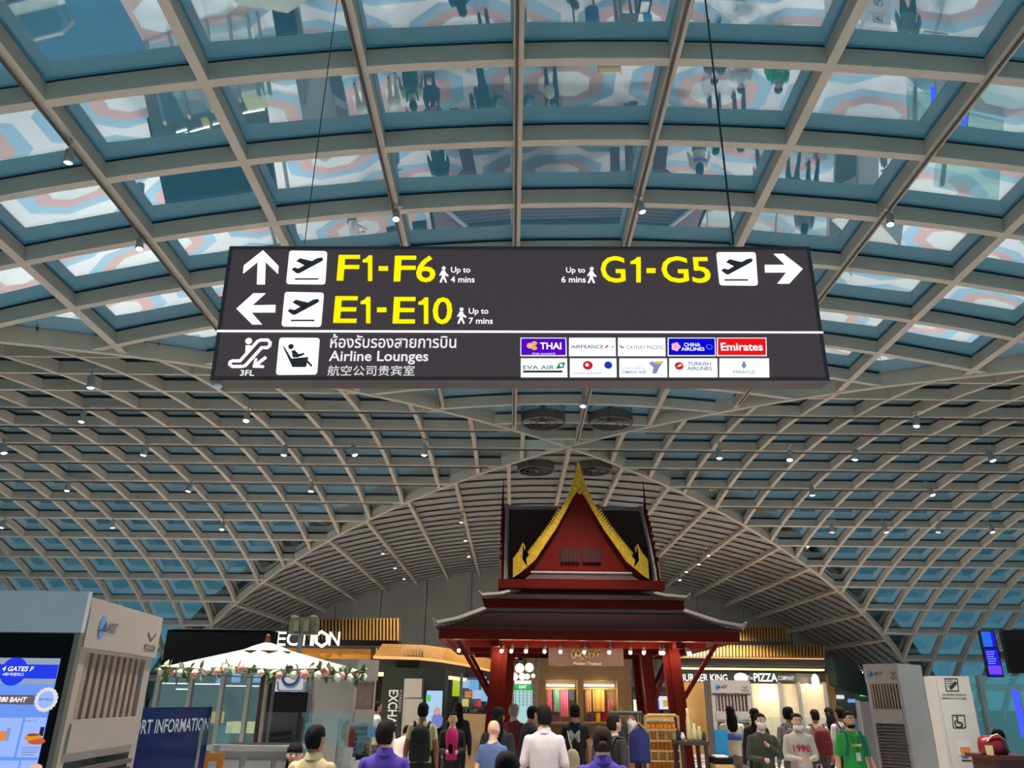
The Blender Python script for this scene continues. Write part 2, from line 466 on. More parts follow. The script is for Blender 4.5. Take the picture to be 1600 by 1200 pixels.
# ------------------------------------------------------------------ the hanging sign
M_SIGN = mat('dark_brown_sign_face', srgb(74, 63, 66), .6, vary=.02, spec=.2, emit=srgb(78, 66, 70), estr=.4)
M_SIGNCASE = mat('dark_sign_case', srgb(66, 56, 58), .5, vary=.05)
E_WHITE = emis('lit_white_legend', (.95, .96, 1.0), 1.15)
E_SOFT = emis('lit_soft_white_legend', (.90, .90, .95), .9)
E_YELLOW = emis('lit_yellow_legend', (1.0, .86, .0), 1.0)
M_GLYPH = mat('dark_pictogram', srgb(70, 62, 66), .5, vary=0)
pb0, pb1, pt0, pt1 = at(328, 594, 5.0), at(1297, 595, 5.0), at(357.5, 384, 4.96), at(1263, 386, 4.96)
SP = Plane(pb0, pb1-pb0, (pt0+pt1)/2-(pb0+pb1)/2)
SW, SH = (pb1-pb0).length, ((pt0+pt1)/2-(pb0+pb1)/2).dot(SP.ey)
sign = empty('hanging_sign', SP.p(SW/2, 0), label='wide dark illuminated gate sign hanging from the ceiling on two cables', cat='sign')
mb = MB(); mb.prism([SP.p(0, 0, -.17), SP.p(SW, 0, -.17), SP.p(SW, SH, -.17), SP.p(0, SH, -.17)], SP.n*.17); mb.build('case', M_SIGNCASE, sign)
flat(SP, [(.03, .03), (SW-.03, .03), (SW-.03, SH-.03), (.03, SH-.03)], 0, .004, M_SIGN, sign, 'face_panel')
def c6(x, y): return SP.st(320+x/3.2, 370+y/3.2)      # places on the sign face, left half
def c7(x, y): return SP.st(800+x/3.2, 370+y/3.2)      # right half
def pic(cf, pts, m, name, h0=.004, h1=.010): return flat(SP, [cf(*p) for p in pts], h0, h1, m, sign, name)
def quadpts(pts, r, cf):     # rounded quadrilateral given by corners, in the face's own coordinates
    q = [Vector(cf(*p)) for p in pts]; out = []
    for i in range(4):
        p, a, b = q[i], q[i-1], q[(i+1) % 4]
        da, db = (a-p).normalized()*r, (b-p).normalized()*r
        for t in (0, .33, .67, 1):
            s = p+da*(1-t)**2+db*t**2
            out.append((s.x, s.y))
    return out
def picto_box(cf, pts, name='pictogram_panel'):
    return flat(SP, quadpts(pts, .022, cf), .004, .010, E_WHITE, sign, name)
pic(c6, [(293, 70), (370, 148), (367, 188), (305, 128), (302, 240), (262, 240), (266, 128), (193, 186), (197, 146)], E_WHITE, 'arrow')
pic(c6, [(160, 362), (245, 285), (305, 285), (238, 345), (355, 343), (353, 380), (235, 380), (288, 440), (238, 440)], E_WHITE, 'arrow')
pic(c7, [(1452, 163), (1355, 88), (1308, 88), (1365, 143), (1262, 143), (1264, 180), (1370, 180), (1325, 236), (1385, 236)], E_WHITE, 'arrow')
def departure(cf, corners, base):
    b = picto_box(cf, corners)
    x, y = base
    def put(pts, nm):
        mb = MB(); mb.prism([SP.p(*cf(x+px, y+py), .010) for px, py in pts], SP.n*.003); mb.build(nm, M_GLYPH, b)
    put([(0, 60), (14, 50), (34, 56), (128, 4), (150, 0), (158, 8), (152, 18), (36, 80), (24, 78)], 'aircraft_body')
    put([(24, 18), (42, 4), (108, 20), (86, 46), (62, 38)], 'aircraft_wing')
    put([(18, 104), (134, 104), (133, 111), (16, 111)], 'runway_line')
departure(c6, [(425, 72), (613, 75), (603, 240), (408, 238)], (436, 107))
departure(c6, [(402, 278), (597, 282), (582, 452), (385, 450)], (416, 314))
departure(c7, [(1020, 80), (1216, 80), (1228, 246), (1037, 244)], (1044, 112))
def txt(cf, s, x0, y0, x1, y1, m=E_WHITE, bold=.0, h=.008, name='lettering', par=None, shear=0.0):
    a0, b1 = cf(x0, y0); a1, b0 = cf(x1, y1); c0, d0 = cf(x0, y1); c1, d1 = cf(x1, y0)
    return lettering(SP, s, (a0+c0)/2, (b0+d0)/2, (a1+c1)/2, (b1+d1)/2, m, par or sign, name, bold=bold, h=h, shear=shear)
def one(cf, x0, y0, x1, y1, top):     # the flag-topped figure one of the sign's typeface
    wd = x1-x0; st_ = wd*.44
    pic(cf, [(x1, y1), (x1-st_, y1), (x1-st_, y0+(y1-y0)*.27), (x0, y0+(y1-y0)*.27), (x0, y0+(y1-y0)*.17), (x0+wd*.34, y0+(y1-y0)*.12), (x1-st_*.8, y0), (x1, y0)], E_YELLOW, 'figure_one', .006, .010)
def dash(cf, x0, y0, x1, y1): pic(cf, [(x0, y1), (x1, y1), (x1, y0), (x0, y0)], E_YELLOW, 'dash', .006, .010)
Y_ = dict(m=E_YELLOW, bold=.012)
txt(c6, 'F', 665, 93, 773, 222, **Y_); one(c6, 790, 96, 838, 223, 0); dash(c6, 870, 150, 917, 172); txt(c6, 'F', 948, 97, 1055, 226, **Y_); txt(c6, '6', 1058, 96, 1155, 230, **Y_)
txt(c6, 'E', 648, 299, 764, 433, **Y_); one(c6, 780, 303, 829, 434, 0); dash(c6, 862, 356, 909, 379); txt(c6, 'E', 943, 303, 1054, 436, **Y_); one(c6, 1068, 306, 1118, 437, 0); txt(c6, '0', 1140, 304, 1238, 440, **Y_)
txt(c7, 'G', 443, 99, 565, 232, **Y_); one(c7, 592, 104, 643, 230, 0); dash(c7, 672, 160, 717, 183); txt(c7, 'G', 746, 100, 880, 232, **Y_); txt(c7, '5', 897, 104, 990, 233, **Y_)
txt(c6, 'Up to', 1231, 153, 1328, 190, E_WHITE, .012); txt(c6, '4 mins', 1230, 200, 1349, 231, E_WHITE, .012)
txt(c6, 'Up to', 1320, 359, 1418, 396, E_WHITE, .012); txt(c6, '7 mins', 1320, 407, 1440, 438, E_WHITE, .012)
txt(c7, 'Up to', 270, 155, 365, 190, E_WHITE, .012); txt(c7, '6 mins', 247, 200, 368, 231, E_WHITE, .012)
txt(c6, 'ห้องรับรองสายการบิน', 630, 488, 1258, 558, E_SOFT, .012)
txt(c6, 'Airline Lounges', 622, 572, 1118, 640, E_SOFT, .014)
txt(c6, '航空公司贵宾室', 616, 645, 1050, 697, E_SOFT, .0)
txt(c6, '3FL', 179, 668, 249, 697, E_WHITE, .01)
def walker(cf, x, y):
    w_ = empty('walking_pictogram', SP.p(*cf(x, y))); w_.parent = sign; w_.location = SP.p(*cf(x, y)) - sign.location
    mb = MB(); c = cf(x+22, y+8); n = 12
    mb.prism([SP.p(c[0]+.014*math.cos(2*math.pi*k/n), c[1]+.014*math.sin(2*math.pi*k/n), .004) for k in range(n)], SP.n*.006)
    mb.build('head', E_WHITE, w_)
    mb = MB(); mb.prism([SP.p(*cf(x+a, y+b), .004) for a, b in ((14, 20), (28, 20), (34, 34), (46, 44), (43, 50), (29, 42), (28, 52), (38, 78), (30, 80), (20, 56), (10, 80), (2, 78), (13, 50), (13, 36), (4, 46), (0, 42))], SP.n*.006)
    mb.build('figure', E_WHITE, w_)
walker(c6, 1173, 151); walker(c6, 1262, 357); walker(c7, 376, 154)
# divider line
flat(SP, [(.0, c6(60, 478)[1]), (SW, c7(1550, 484)[1]), (SW, c7(1550, 476)[1]), (.0, c6(60, 468)[1])], .004, .010, E_WHITE, sign, 'divider_line')
# escalator pictogram: outlined incline, figure and arrow
mb = MB(); k = SW/969/3.2
stroke(mb, SP, [c6(*p) for p in ((128, 628), (140, 622), (178, 622), (265, 525), (280, 518), (316, 518), (328, 530), (326, 546), (314, 556), (286, 556), (205, 645), (190, 650), (140, 650), (126, 640), (128, 628))], 15*k, .004, .010); mb.build('escalator_outline', E_WHITE, sign)
mb = MB(); c = c6(221, 523); mb.prism([SP.p(c[0]+17*k*math.cos(2*math.pi*j/14), c[1]+17*k*math.sin(2*math.pi*j/14), .004) for j in range(14)], SP.n*.006); mb.build('rider_head', E_WHITE, sign)
pic(c6, [(206, 545), (232, 545), (234, 568), (205, 594)], E_WHITE, 'rider_figure')
pic(c6, [(240, 655), (252, 610), (264, 610), (258, 632), (304, 598), (312, 608), (270, 642), (298, 646), (296, 657)], E_WHITE, 'arrow')
# lounge pictogram
lb = picto_box(c6, [(375, 507), (576, 508), (562, 690), (357, 692)])
def lput(pts, nm):
    mb = MB(); mb.prism([SP.p(*c6(*p), .010) for p in pts], SP.n*.003); mb.build(nm, M_GLYPH, lb)
c = c6(433, 552)
mb = MB(); mb.prism([SP.p(c[0]+14*k*math.cos(2*math.pi*j/14), c[1]+14*k*math.sin(2*math.pi*j/14), .010) for j in range(14)], SP.n*.003); mb.build('sitter_head', M_GLYPH, lb)
lput([(393, 553), (400, 553), (436, 612), (520, 604), (508, 654), (440, 654)], 'seat')
lput([(436, 573), (452, 570), (472, 590), (498, 583), (500, 592), (466, 606), (442, 606)], 'sitter_figure')
lput([(510, 628), (518, 622), (540, 645), (534, 654)], 'foot_rest')
# airline logo panels
LG = [((40, 275), 0), ((283, 521), 0), ((527, 769), 0), ((776, 1020), 0), ((1022, 1274), 0), ((42, 279), 1), ((287, 525), 1), ((534, 778), 1), ((783, 1029), 1), ((1034, 1287), 1)]
E_LOGO_W = emis('lit_logo_white', (.90, .94, 1.0), 1.05)
cols = {0: emis('lit_logo_purple', srgb(84, 8, 190), 1.0), 3: emis('lit_logo_blue', srgb(10, 10, 205), 1.0), 4: emis('lit_logo_red', srgb(232, 18, 24), 1.0)}
E_NAVY = emis('print_navy', srgb(70, 75, 125), .8); E_GREY = emis('print_grey', srgb(125, 140, 145), .8); E_GREEN = emis('print_green', srgb(40, 140, 90), .8)
E_RED = emis('print_red', srgb(205, 35, 40), .9); E_GOLD = emis('print_gold', srgb(225, 175, 80), 1.0); E_PINK = emis('print_pink', srgb(245, 175, 205), 1.0)
E_BLUEG = emis('print_blue_grey', srgb(120, 145, 195), .9); E_BALL = emis('print_blue', srgb(35, 60, 190), .8); E_BLACK = emis('print_black', srgb(60, 60, 70), .5)
boxes = []
for i, ((xa, xb), row) in enumerate(LG):
    ya, yb = (507, 598) if row == 0 else (610, 704)
    o = flat(SP, [c7(xa+2, yb), c7(xb-2, yb), c7(xb-2-2, ya), c7(xa+2, ya)], .004, .009, E_LOGO_W, sign, 'logo_panel')
    if i in cols: flat(SP, [c7(xa+6, yb-4), c7(xb-7, yb-4), c7(xb-8, ya+4), c7(xa+6, ya+4)], .009, .0105, cols[i], o, 'colour_field')
    boxes.append(o)
def disc(cf, x, y, r, m, par, name, h=.0125, sq=1.0, n=16):
    c = cf(x, y); mb = MB(); mb.prism([SP.p(c[0]+r*k*math.cos(2*math.pi*j/n), c[1]+r*k*sq*math.sin(2*math.pi*j/n), h) for j in range(n)], SP.n*.001); return mb.build(name, m, par)
def poly(cf, pts, m, par, name, h=.0125):
    mb = MB(); mb.prism([SP.p(*cf(*p), h) for p in pts], SP.n*.001); return mb.build(name, m, par)
b = boxes
txt(c7, 'THAI', 140, 532, 246, 566, E_WHITE, .02, .013, par=b[0])
for x, y, r in ((92, 548, 20), (112, 536, 14), (112, 560, 14)): disc(c7, x, y, r, E_GOLD, b[0], 'orchid_petal', sq=.8)
disc(c7, 92, 548, 9, E_PINK, b[0], 'orchid_heart', h=.014)
txt(c7, 'STAR ALLIANCE', 100, 584, 215, 592, E_WHITE, .0, .013, par=b[0])
txt(c7, 'AIRFRANCE', 296, 544, 455, 562, E_NAVY, .01, .012, par=b[1]); poly(c7, [(462, 560), (474, 545), (483, 545), (471, 560)], E_RED, b[1], 'red_accent'); poly(c7, [(492, 555), (508, 549), (510, 553), (494, 558)], E_GREY, b[1], 'swallow_mark')
txt(c7, 'CATHAY PACIFIC', 572, 546, 757, 566, E_GREY, .0, .012, par=b[2]); poly(c7, [(535, 540), (548, 552), (562, 556), (556, 562), (540, 556)], E_GREY, b[2], 'wing_mark')
txt(c7, 'CHINA', 858, 534, 940, 552, E_WHITE, .012, .013, par=b[3]); txt(c7, 'AIRLINES', 844, 556, 960, 573, E_WHITE, .012, .013, par=b[3])
for j in range(5): disc(c7, 817+13*math.cos(j*1.2566), 553+13*math.sin(j*1.2566), 11, E_PINK, b[3], 'blossom_petal')
disc(c7, 984, 554, 16, E_BLUEG, b[3], 'alliance_ring', sq=.9); disc(c7, 984, 554, 13, cols[3], b[3], 'alliance_disc', h=.014, sq=.9)
txt(c7, 'Emirates', 1042, 533, 1250, 573, E_WHITE, .02, .013, par=b[4])
txt(c7, 'EVA AIR', 55, 646, 212, 666, E_GREEN, .012, .012, par=b[5]); poly(c7, [(218, 664), (236, 634), (265, 630), (258, 658)], E_GREEN, b[5], 'tail_mark'); disc(c7, 246, 646, 8, E_LOGO_W, b[5], 'globe_mark', h=.014); poly(c7, [(55, 682), (252, 682), (252, 672), (55, 672)], E_BLACK, b[5], 'alliance_strip')
disc(c7, 378, 646, 25, E_RED, b[6], 'red_disc', sq=.95); disc(c7, 374, 644, 9, E_LOGO_W, b[6], 'crane_mark', h=.014); txt(c7, 'JAPAN AIRLINES', 310, 682, 446, 691, E_BLACK, .0, .012, par=b[6]); disc(c7, 480, 645, 20, E_BALL, b[6], 'blue_ball')
txt(c7, 'الطيران العماني', 548, 650, 665, 668, E_BLUEG, .0, .012, par=b[7]); txt(c7, 'OMAN AIR', 548, 672, 668, 687, E_BLUEG, .012, .012, par=b[7], shear=.2)
poly(c7, [(682, 635), (700, 627), (757, 628), (735, 655), (722, 685), (700, 688), (706, 655)], E_BLUEG, b[7], 'khanjar_mark'); poly(c7, [(700, 628), (757, 626), (748, 640), (712, 640)], E_GOLD, b[7], 'gold_sweep', h=.0136)
disc(c7, 834, 649, 22, E_RED, b[8], 'red_disc', sq=.95); poly(c7, [(822, 655), (836, 640), (850, 646), (834, 652)], E_LOGO_W, b[8], 'bird_mark', h=.014)
txt(c7, 'TURKISH', 876, 629, 992, 647, E_NAVY, .008, .012, par=b[8]); txt(c7, 'AIRLINES', 874, 652, 996, 670, E_NAVY, .008, .012, par=b[8])
txt(c7, 'MIRACLE', 1104, 671, 1210, 687, E_GREY, .0, .012, par=b[9]); poly(c7, [(1157, 620), (1170, 648), (1157, 664), (1145, 648)], E_BLUEG, b[9], 'lotus_mark')
# suspension cables, end fittings and the small white unit under the corner
M_CABLE = mat('dark_steel_cable', (.05, .05, .05), .4, .6, vary=0)
for (u, v), r in (((470, 385), .004), ((1152, 386), .008)):
    a, bb = SP.st(u, v); q = SP.p(a, SH, -.08)
    zt = ceil_z(q.x, q.y)+.2
    mb = MB(); mb.tube([q, (q.x, q.y, zt)], r, 6); mb.build('cable', M_CABLE, sign)
    mb = MB(); mb.lathe((q.x, q.y, q.z-.01), [(.02, 0), (.02, .03), (.01, .07), (.006, .08)], 10); mb.build('cable_fitting', mat('galvanised_fitting', (.45, .44, .40), .4, .7, vary=.05), sign)
q = SP.p(*SP.st(1150, 386)); mb = MB(); mb.tube([q+Vector((0, .07, .08)), q+Vector((-.035, .07, .04)), q+Vector((-.1, .07, .015)), q+Vector((-.14, .07, .0))], .006, 6); mb.build('power_lead', M_CABLE, sign)
a, bb = SP.st(338, 603); mb = MB(); mb.ball(SP.p(.045, -.03, -.04), (.032, .02, .02), 12, 8); mb.build('sensor', mat('white_plastic', (.85, .84, .84), .4, vary=.02), sign, smooth=True)

# ------------------------------------------------------------------ ceiling spotlights and their tracks
M_CAN = mat('spotlight_can', (.42, .40, .37), .35, .5, vary=.05)
E_BULB = emis('spotlight_lens', (1.0, .97, .95), 6.0)
M_TRACK = mat('light_track', (.10, .08, .065), .5, .4, vary=.05)
def make_spot(s=1.0):
    o = empty('ceiling_spotlight')
    MB().box((0, 0, .40), (.26, .05, .03)).build('bracket', M_CAN, o, local=True)
    MB().tube([(0, 0, .40), (0, 0, .22)], .02, 6).build('stem', M_CAN, o, local=True)
    MB().lathe((0, 0, 0), [(.085, -.06), (.10, -.04), (.085, .05), (.075, .22), (.03, .25)], 12).build('can', M_CAN, o, smooth=True, local=True)
    MB().lathe((0, 0, -.075), [(.01, -.012), (.05, -.008), (.08, .012), (.01, .014)], 12).build('lens', E_BULB, o, smooth=True, local=True)
    return o
proto = make_spot(); used = False
NEAR = [(107, 250), (218, 386), (619, 340), (1003, 328), (1391, 348)]
MID = [(142, 602), (128, 656), (385, 655), (6, 705), (225, 708), (444, 708), (554, 708), (663, 708), (105, 764), (295, 765), (486, 765), (3, 822), (176, 822), (347, 825),
       (911, 632), (1432, 663), (1124, 713), (1234, 716), (1336, 715), (1550, 717), (1269, 771), (1456, 771), (1300, 829), (1384, 829), (1466, 829), (1550, 829)]
def place_spot(u, v, hang, label, group, scale=1.0, power=900, target=None):
    scale *= VS
    global used
    p = ceiling_hit(u, v)
    d = ray(u, v); c = Vector((0, 0, CAM_Z)); t = (p-c).length/d.length
    for _ in range(40):      # move towards the camera until the lens hangs the given distance below the steel
        q = c + d*t
        if ceil_z(q.x, q.y)-q.z >= hang*scale: break
        t -= .06
    o = proto if not used else copy_tree(proto); used = True
    o.location = q; o.scale = (scale,)*3; o.rotation_euler = (R(random.uniform(-14, 14)), R(random.uniform(-14, 14)), R(random.uniform(0, 180)))
    tag(o, label, 'spotlight', group)
    if power:
        l = bpy.data.lights.new('spot_beam', 'SPOT'); l.energy = power; l.spot_size = R(95); l.spot_blend = .8; l.color = (1.0, .93, .84); l.shadow_soft_size = .12
        lo = bpy.data.objects.new('spot_beam', l); COL.objects.link(lo); lo.parent = o; lo.location = (0, 0, -.12)
    return o
for i, (u, v) in enumerate(NEAR):
    place_spot(u, v, .42, 'silver can spotlight on the glass vault that carries the gate sign', 'spotlights on the near glass vault', .85, 950)
for i, (u, v) in enumerate(MID):
    place_spot(u, v, .42, ('small silver can spotlight hung under the cross vault on the parasol side' if u < 800 else 'small silver can spotlight hung under the cross vault on the food shop side'), ('spotlights under the cross vault, parasol side' if u < 800 else 'spotlights under the cross vault, food shop side'), 1.25 if v < 680 else 1.45, 420)
for (u, v) in [(721, 814), (727, 843), (732, 868), (598, 863), (631, 903), (1107, 866), (1092, 880), (1073, 892), (1062, 905), (617, 886)]:
    place_spot(u, v, .42, 'tiny bright spotlight on a rib of the grey panelled vault', 'spotlights on the grey panelled vault', 1.3, 160)
def track(pts, r, label, group=None):
    mb = MB(); mb.tube(pts, r, 5); tag(mb.build('light_track', M_TRACK), label, 'track', group)
for x in lat_near:
    if any(abs(x-q*VS) < .36 for q in (-7.8, -2.6, .1, 2.63, 7.9)):
        z = CREST-drop(x-X0)
        track([(x-.02, -2.4, z-.045), (x-.02, YC-abs(x-X0)-.4, z-.045)], .018, 'thin light track running under a long beam of the near vault', 'tracks under the near vault')
for yy in lat_x[7:13]:
    z = CREST-drop(yy-YC); g = abs(yy-YC)
    track([(-25, yy, z-.05), (X0-g-.4, yy, z-.05)], .02, 'thin dark light track under the cross vault on the parasol side', 'tracks under the cross vault, parasol side')
    track([(X0+g+.4, yy, z-.05), (26, yy, z-.05)], .02, 'thin dark light track under the cross vault on the food shop side', 'tracks under the cross vault, food shop side')
# ------------------------------------------------------------------ Thai pavilion
M_RED = mat('dark_red_lacquer', srgb(96, 20, 10), .6, vary=.10, scale=3, spec=.12)
M_POST = M_RED
M_TILE = mat('maroon_roof_tile', srgb(74, 50, 48), .75, vary=.14, scale=14, spec=.15)
M_CAP = mat('grey_ridge_mortar', srgb(140, 128, 122), .7, vary=.08)
M_GOLD = mat('gilded_carving', srgb(214, 168, 40), .42, .25, vary=.30, scale=26, bump=.6)
M_LATT = mat('black_brown_lattice', srgb(40, 12, 8), .6, vary=.1)
E_LAMP = emis('small_lamp_glow', (1.0, .93, .80), 9.0)
def point(name, loc, power, color, r=.15):
    l = bpy.data.lights.new(name, 'POINT'); l.energy = power; l.color = color; l.shadow_soft_size = r
    o = bpy.data.objects.new(name, l); COL.objects.link(o); o.location = loc
PX, PY = 1.43, 17.8
pav = empty('thai_pavilion', (PX, PY, 0), label='red Thai pavilion with gilded gable and tiered maroon roofs', cat='pavilion')
def ring_band(x0, x1, y0, y1, z0, z1, t, name, m):
    for a, b in (((x0, y0), (x1, y0+t)), ((x0, y1-t), (x1, y1)), ((x0, y0+t), (x0+t, y1-t)), ((x1-t, y0+t), (x1, y1-t))):
        MB().bb((a[0], a[1], z0), (b[0], b[1], z1)).build(name, m, pav)
def hip_roof(o, i, z0, z1, steps, m, name):
    """Hipped roof skirt from outer to inner rectangle, laid in stepped courses."""
    rg = []
    for k in range(steps+1):
        t = k/steps; tt = t
        q = [o[j]+(i[j]-o[j])*t for j in range(4)]
        z = z0+(z1-z0)*(tt**1.25)
        loop = lambda zz: [(q[0], q[2], zz), (q[1], q[2], zz), (q[1], q[3], zz), (q[0], q[3], zz)]
        if k > 0: rg.append(loop(prev))
        rg.append(loop(z)); prev = z+.0
    MB().rings(rg).build(name, m, pav)
    for a, b in ((0, 2), (1, 2), (1, 3), (0, 3)):
        p0 = Vector((o[a], o[b], z0+.02)); p1 = Vector((i[a], i[b], z1+.03))
        d = (p0-p1); d.z = 0; d.normalize()
        MB().tube([p0+d*.10+Vector((0, 0, .11)), p0+d*.03+Vector((0, 0, .03)), p0*.6+p1*.4+Vector((0, 0, -.02)), p1], [.02, .055, .055, .055], 6).build('hip_cap', M_CAP, pav)
OUT = (-1.36, 4.24, 15.0, 20.6)
ring_band(*OUT, 2.94, 3.12, .12, 'eave_fascia', M_RED)
MB().bb((OUT[0]-.05, OUT[2]-.05, 3.12), (OUT[1]+.05, OUT[3]+.05, 3.155)).build('eave_board', M_TILE, pav)
hip_roof((OUT[0]-.04, OUT[1]+.04, OUT[2]-.04, OUT[3]+.04), (-.49, 3.37, 15.9, 19.7), 3.155, 3.57, 12, M_TILE, 'lower_roof')
ring_band(-.52, 3.40, 15.87, 19.73, 3.53, 3.60, .1, 'ridge_cap', M_CAP)
ring_band(-.56, 3.42, 15.8, 19.8, 3.59, 3.76, .12, 'upper_fascia', M_RED)
hip_roof((-.60, 3.46, 15.76, 19.84), (.28, 2.58, 16.45, 19.2), 3.765, 4.05, 9, M_TILE, 'upper_skirt_roof')
ring_band(-.29, 3.13, 16.12, 19.5, 4.02, 4.20, .16, 'base_beam', M_RED)
MB().bb((-.2, 16.2, 4.0), (3.05, 19.4, 4.06)).build('soffit', M_RED, pav)
# main roof, ridge running sideways, and the front gable
def gable_side(sy):
    rg = []; n = 30
    for k in range(n+1):
        t = k/n
        y = PY+.2+sy*(1.35*(1-t)**1.0); z = 4.24+1.88*(t**.82 if t > 0 else 0)
        if k: rg.append([(-.16, y, pz), (3.04, y, pz), (3.04, y, pz-.06), (-.16, y, pz-.06)])
        rg.append([(-.16, y, z), (3.04, y, z), (3.04, y, z-.06), (-.16, y, z-.06)]); pz = z
    MB().rings(rg).build('main_roof', M_TILE, pav)
gable_side(-1); gable_side(1)
MB().tube([(-.2, PY+.2, 6.12), (3.08, PY+.2, 6.12)], .06, 8).build('ridge_cap', M_CAP, pav)
for sx_, x in ((-1, -.24), (1, 3.12)):
    for sy in (-1, 1):
        pts = [(x, PY+.2+sy*1.42*(1-k/10), 4.2+1.95*((k/10)**.82 if k else 0)) for k in range(11)]
        MB().tube([(p[0]-sx_*.10, p[1], p[2]+.03) for p in pts], .05, 6).build('verge_cap', M_CAP, pav)
        MB().tube(pts, .035, 4).build('bargeboard', M_RED, pav)
        for k in range(2, 10):
            p = pts[k]; MB().box((p[0]+sx_*.03, p[1], p[2]+.05), (.03, .06, .08)).build('barge_tooth', M_RED, pav)
    MB().prism([(x, PY+.2-1.35, 4.22), (x, PY+.2+1.35, 4.22), (x, PY+.2, 6.1)], (-sx_*.05, 0, 0)).build('end_gable', M_RED, pav)
    MB().tube([(x, PY+.2, 6.05), (x+sx_*.01, PY+.2, 6.35), (x, PY+.2, 6.8)], [.045, .025, .006], 6).build('finial', M_RED, pav)
GY = 16.3
GP = Plane((PX, GY, 4.2), (1, 0, 0), (0, 0, 1))
MB().prism([(.12, GY, 4.25), (2.74, GY, 4.25), (2.0, GY, 5.15), (1.46, GY, 6.25), (1.40, GY, 6.25), (.86, GY, 5.15)], (0, .06, 0)).build('gable_panel', M_RED, pav)
for sx_ in (-1, 1):
    rg = []
    for k in range(13):
        t = k/12; x = PX+sx_*1.42*(1-t)**1.15; z = 4.28+2.05*t
        rg.append([(x, GY+.06, z), (x, PY+.3, z), (x, PY+.3, z-.05), (x, GY+.06, z-.05)])
    MB().rings(rg).build('gable_roof', M_TILE, pav)
def g5(x, y): return GP.st(660+x/3.077, 700+y/3.077)
LEFT = [(748, 62), (722, 165), (700, 232), (660, 310), (615, 385), (575, 440), (545, 480), (512, 520), (492, 545), (480, 540), (488, 515), (495, 480), (483, 458), (462, 502), (436, 535), (435, 628), (470, 605), (505, 575), (540, 545), (590, 470), (640, 395), (690, 305), (720, 245), (750, 202)]
half = [g5(*p) for p in LEFT]
cx = (half[0][0]+half[-1][0])/2
for sgn, nm in ((1, 'gilded_bargeboard'), (-1, 'gilded_bargeboard')):
    pts = [(cx+(a-cx)*sgn, b) for a, b in half]
    bm = bmesh.new()
    lo = [bm.verts.new(GP.p(a, b, .06)-Vector((PX, PY, 0))) for a, b in pts]
    f = bm.faces.new(lo)
    bmesh.ops.triangulate(bm, faces=[f])
    r = bmesh.ops.extrude_face_region(bm, geom=bm.faces[:])
    bmesh.ops.translate(bm, vec=GP.n*.07, verts=[e for e in r['geom'] if isinstance(e, bmesh.types.BMVert)])
    bmesh.ops.recalc_face_normals(bm, faces=bm.faces)
    me = bpy.data.meshes.new(nm); bm.to_mesh(me); bm.free(); me.materials.append(M_GOLD)
    o = bpy.data.objects.new(nm, me); COL.objects.link(o); o.parent = pav
    for k in range(26):      # row of small flame teeth along the outer edge
        t = k/26*4.0; i = 3+int(t); fr = t-int(t)
        if i+1 > 8: break
        a = pts[i][0]+(pts[i+1][0]-pts[i][0])*fr; b = pts[i][1]+(pts[i+1][1]-pts[i][1])*fr
        MB().prism([GP.p(a-.035, b, .07), GP.p(a+.035, b, .07), GP.p(a-sgn*.05, b+.07, .07)], GP.n*.05).build('gilded_tooth', M_GOLD, o)
for k, (x, z) in enumerate(((0, 2.05), (0, 1.86), (-.07, 1.95), (.07, 1.95))):
    MB().ball((PX+x+.0, GY-.13, 4.2+z+.0), (.05, .02, .05), 10, 6).build('carved_rosette', M_GOLD, pav, smooth=True)
for cxx in (1.20, 1.66):
    MB().bb((cxx-.20, GY-.03, 4.58), (cxx+.20, GY, 4.86)).build('gable_vent', M_LATT, pav)
    for k in range(5): MB().bb((cxx-.17+.075*k, GY-.05, 4.59), (cxx-.15+.075*k, GY-.03, 4.85)).build('vent_bar', M_RED, pav)
MB().hexa([(.25, GY-.16, 4.21), (2.61, GY-.16, 4.21), (2.61, GY, 4.21), (.25, GY, 4.21), (.40, GY-.06, 4.33), (2.46, GY-.06, 4.33), (2.46, GY, 4.33), (.40, GY, 4.33)]).build('pent_roof', M_TILE, pav)
MB().tube([(.38, GY-.06, 4.35), (2.48, GY-.06, 4.35)], .035, 6).build('ridge_cap', M_CAP, pav)
# frame under the eaves
def leaning(b, t, s, name, m=M_POST):
    b = Vector(b); t = Vector(t); h = s/2
    MB().hexa([b+Vector(q) for q in ((-h, -h, 0), (h, -h, 0), (h, h, 0), (-h, h, 0))]+[t+Vector(q) for q in ((-h, -h, 0), (h, -h, 0), (h, h, 0), (-h, h, 0))]).build(name, m, pav)
for sx_ in (-1, 1):
    for yy in (15.8, 19.8):
        leaning((PX+sx_*1.92, yy, 0), (PX+sx_*1.70, yy, 2.96), .20, 'post'); leaning((PX+sx_*1.74, yy+.05, 0), (PX+sx_*1.56, yy+.05, 2.96), .12, 'side_post')
    leaning((PX+sx_*1.66, 17.6, 0), (PX+sx_*1.46, 17.6, 2.96), .24, 'post')
    leaning((PX+sx_*1.84, 15.75, 1.95), (PX+sx_*2.44, 15.3, 2.92), .09, 'brace'); leaning((PX+sx_*1.84, 19.85, 1.95), (PX+sx_*2.44, 20.3, 2.92), .09, 'brace')
    leaning((PX+sx_*1.6, 17.5, 1.9), (PX+sx_*1.85, 16.7, 2.9), .09, 'brace')
    MB().bb((PX+sx_*1.72-.06, 15.2, 2.83), (PX+sx_*1.72+.06, 20.4, 2.95)).build('side_beam', M_RED, pav)
for yy in (15.75, 17.6, 19.8): MB().bb((-.9, yy-.06, 2.85), (3.76, yy+.06, 2.95)).build('cross_beam', M_RED, pav)
MB().bb((-1.24, 15.12, 2.955), (4.12, 20.48, 2.985)).build('soffit', M_RED, pav)
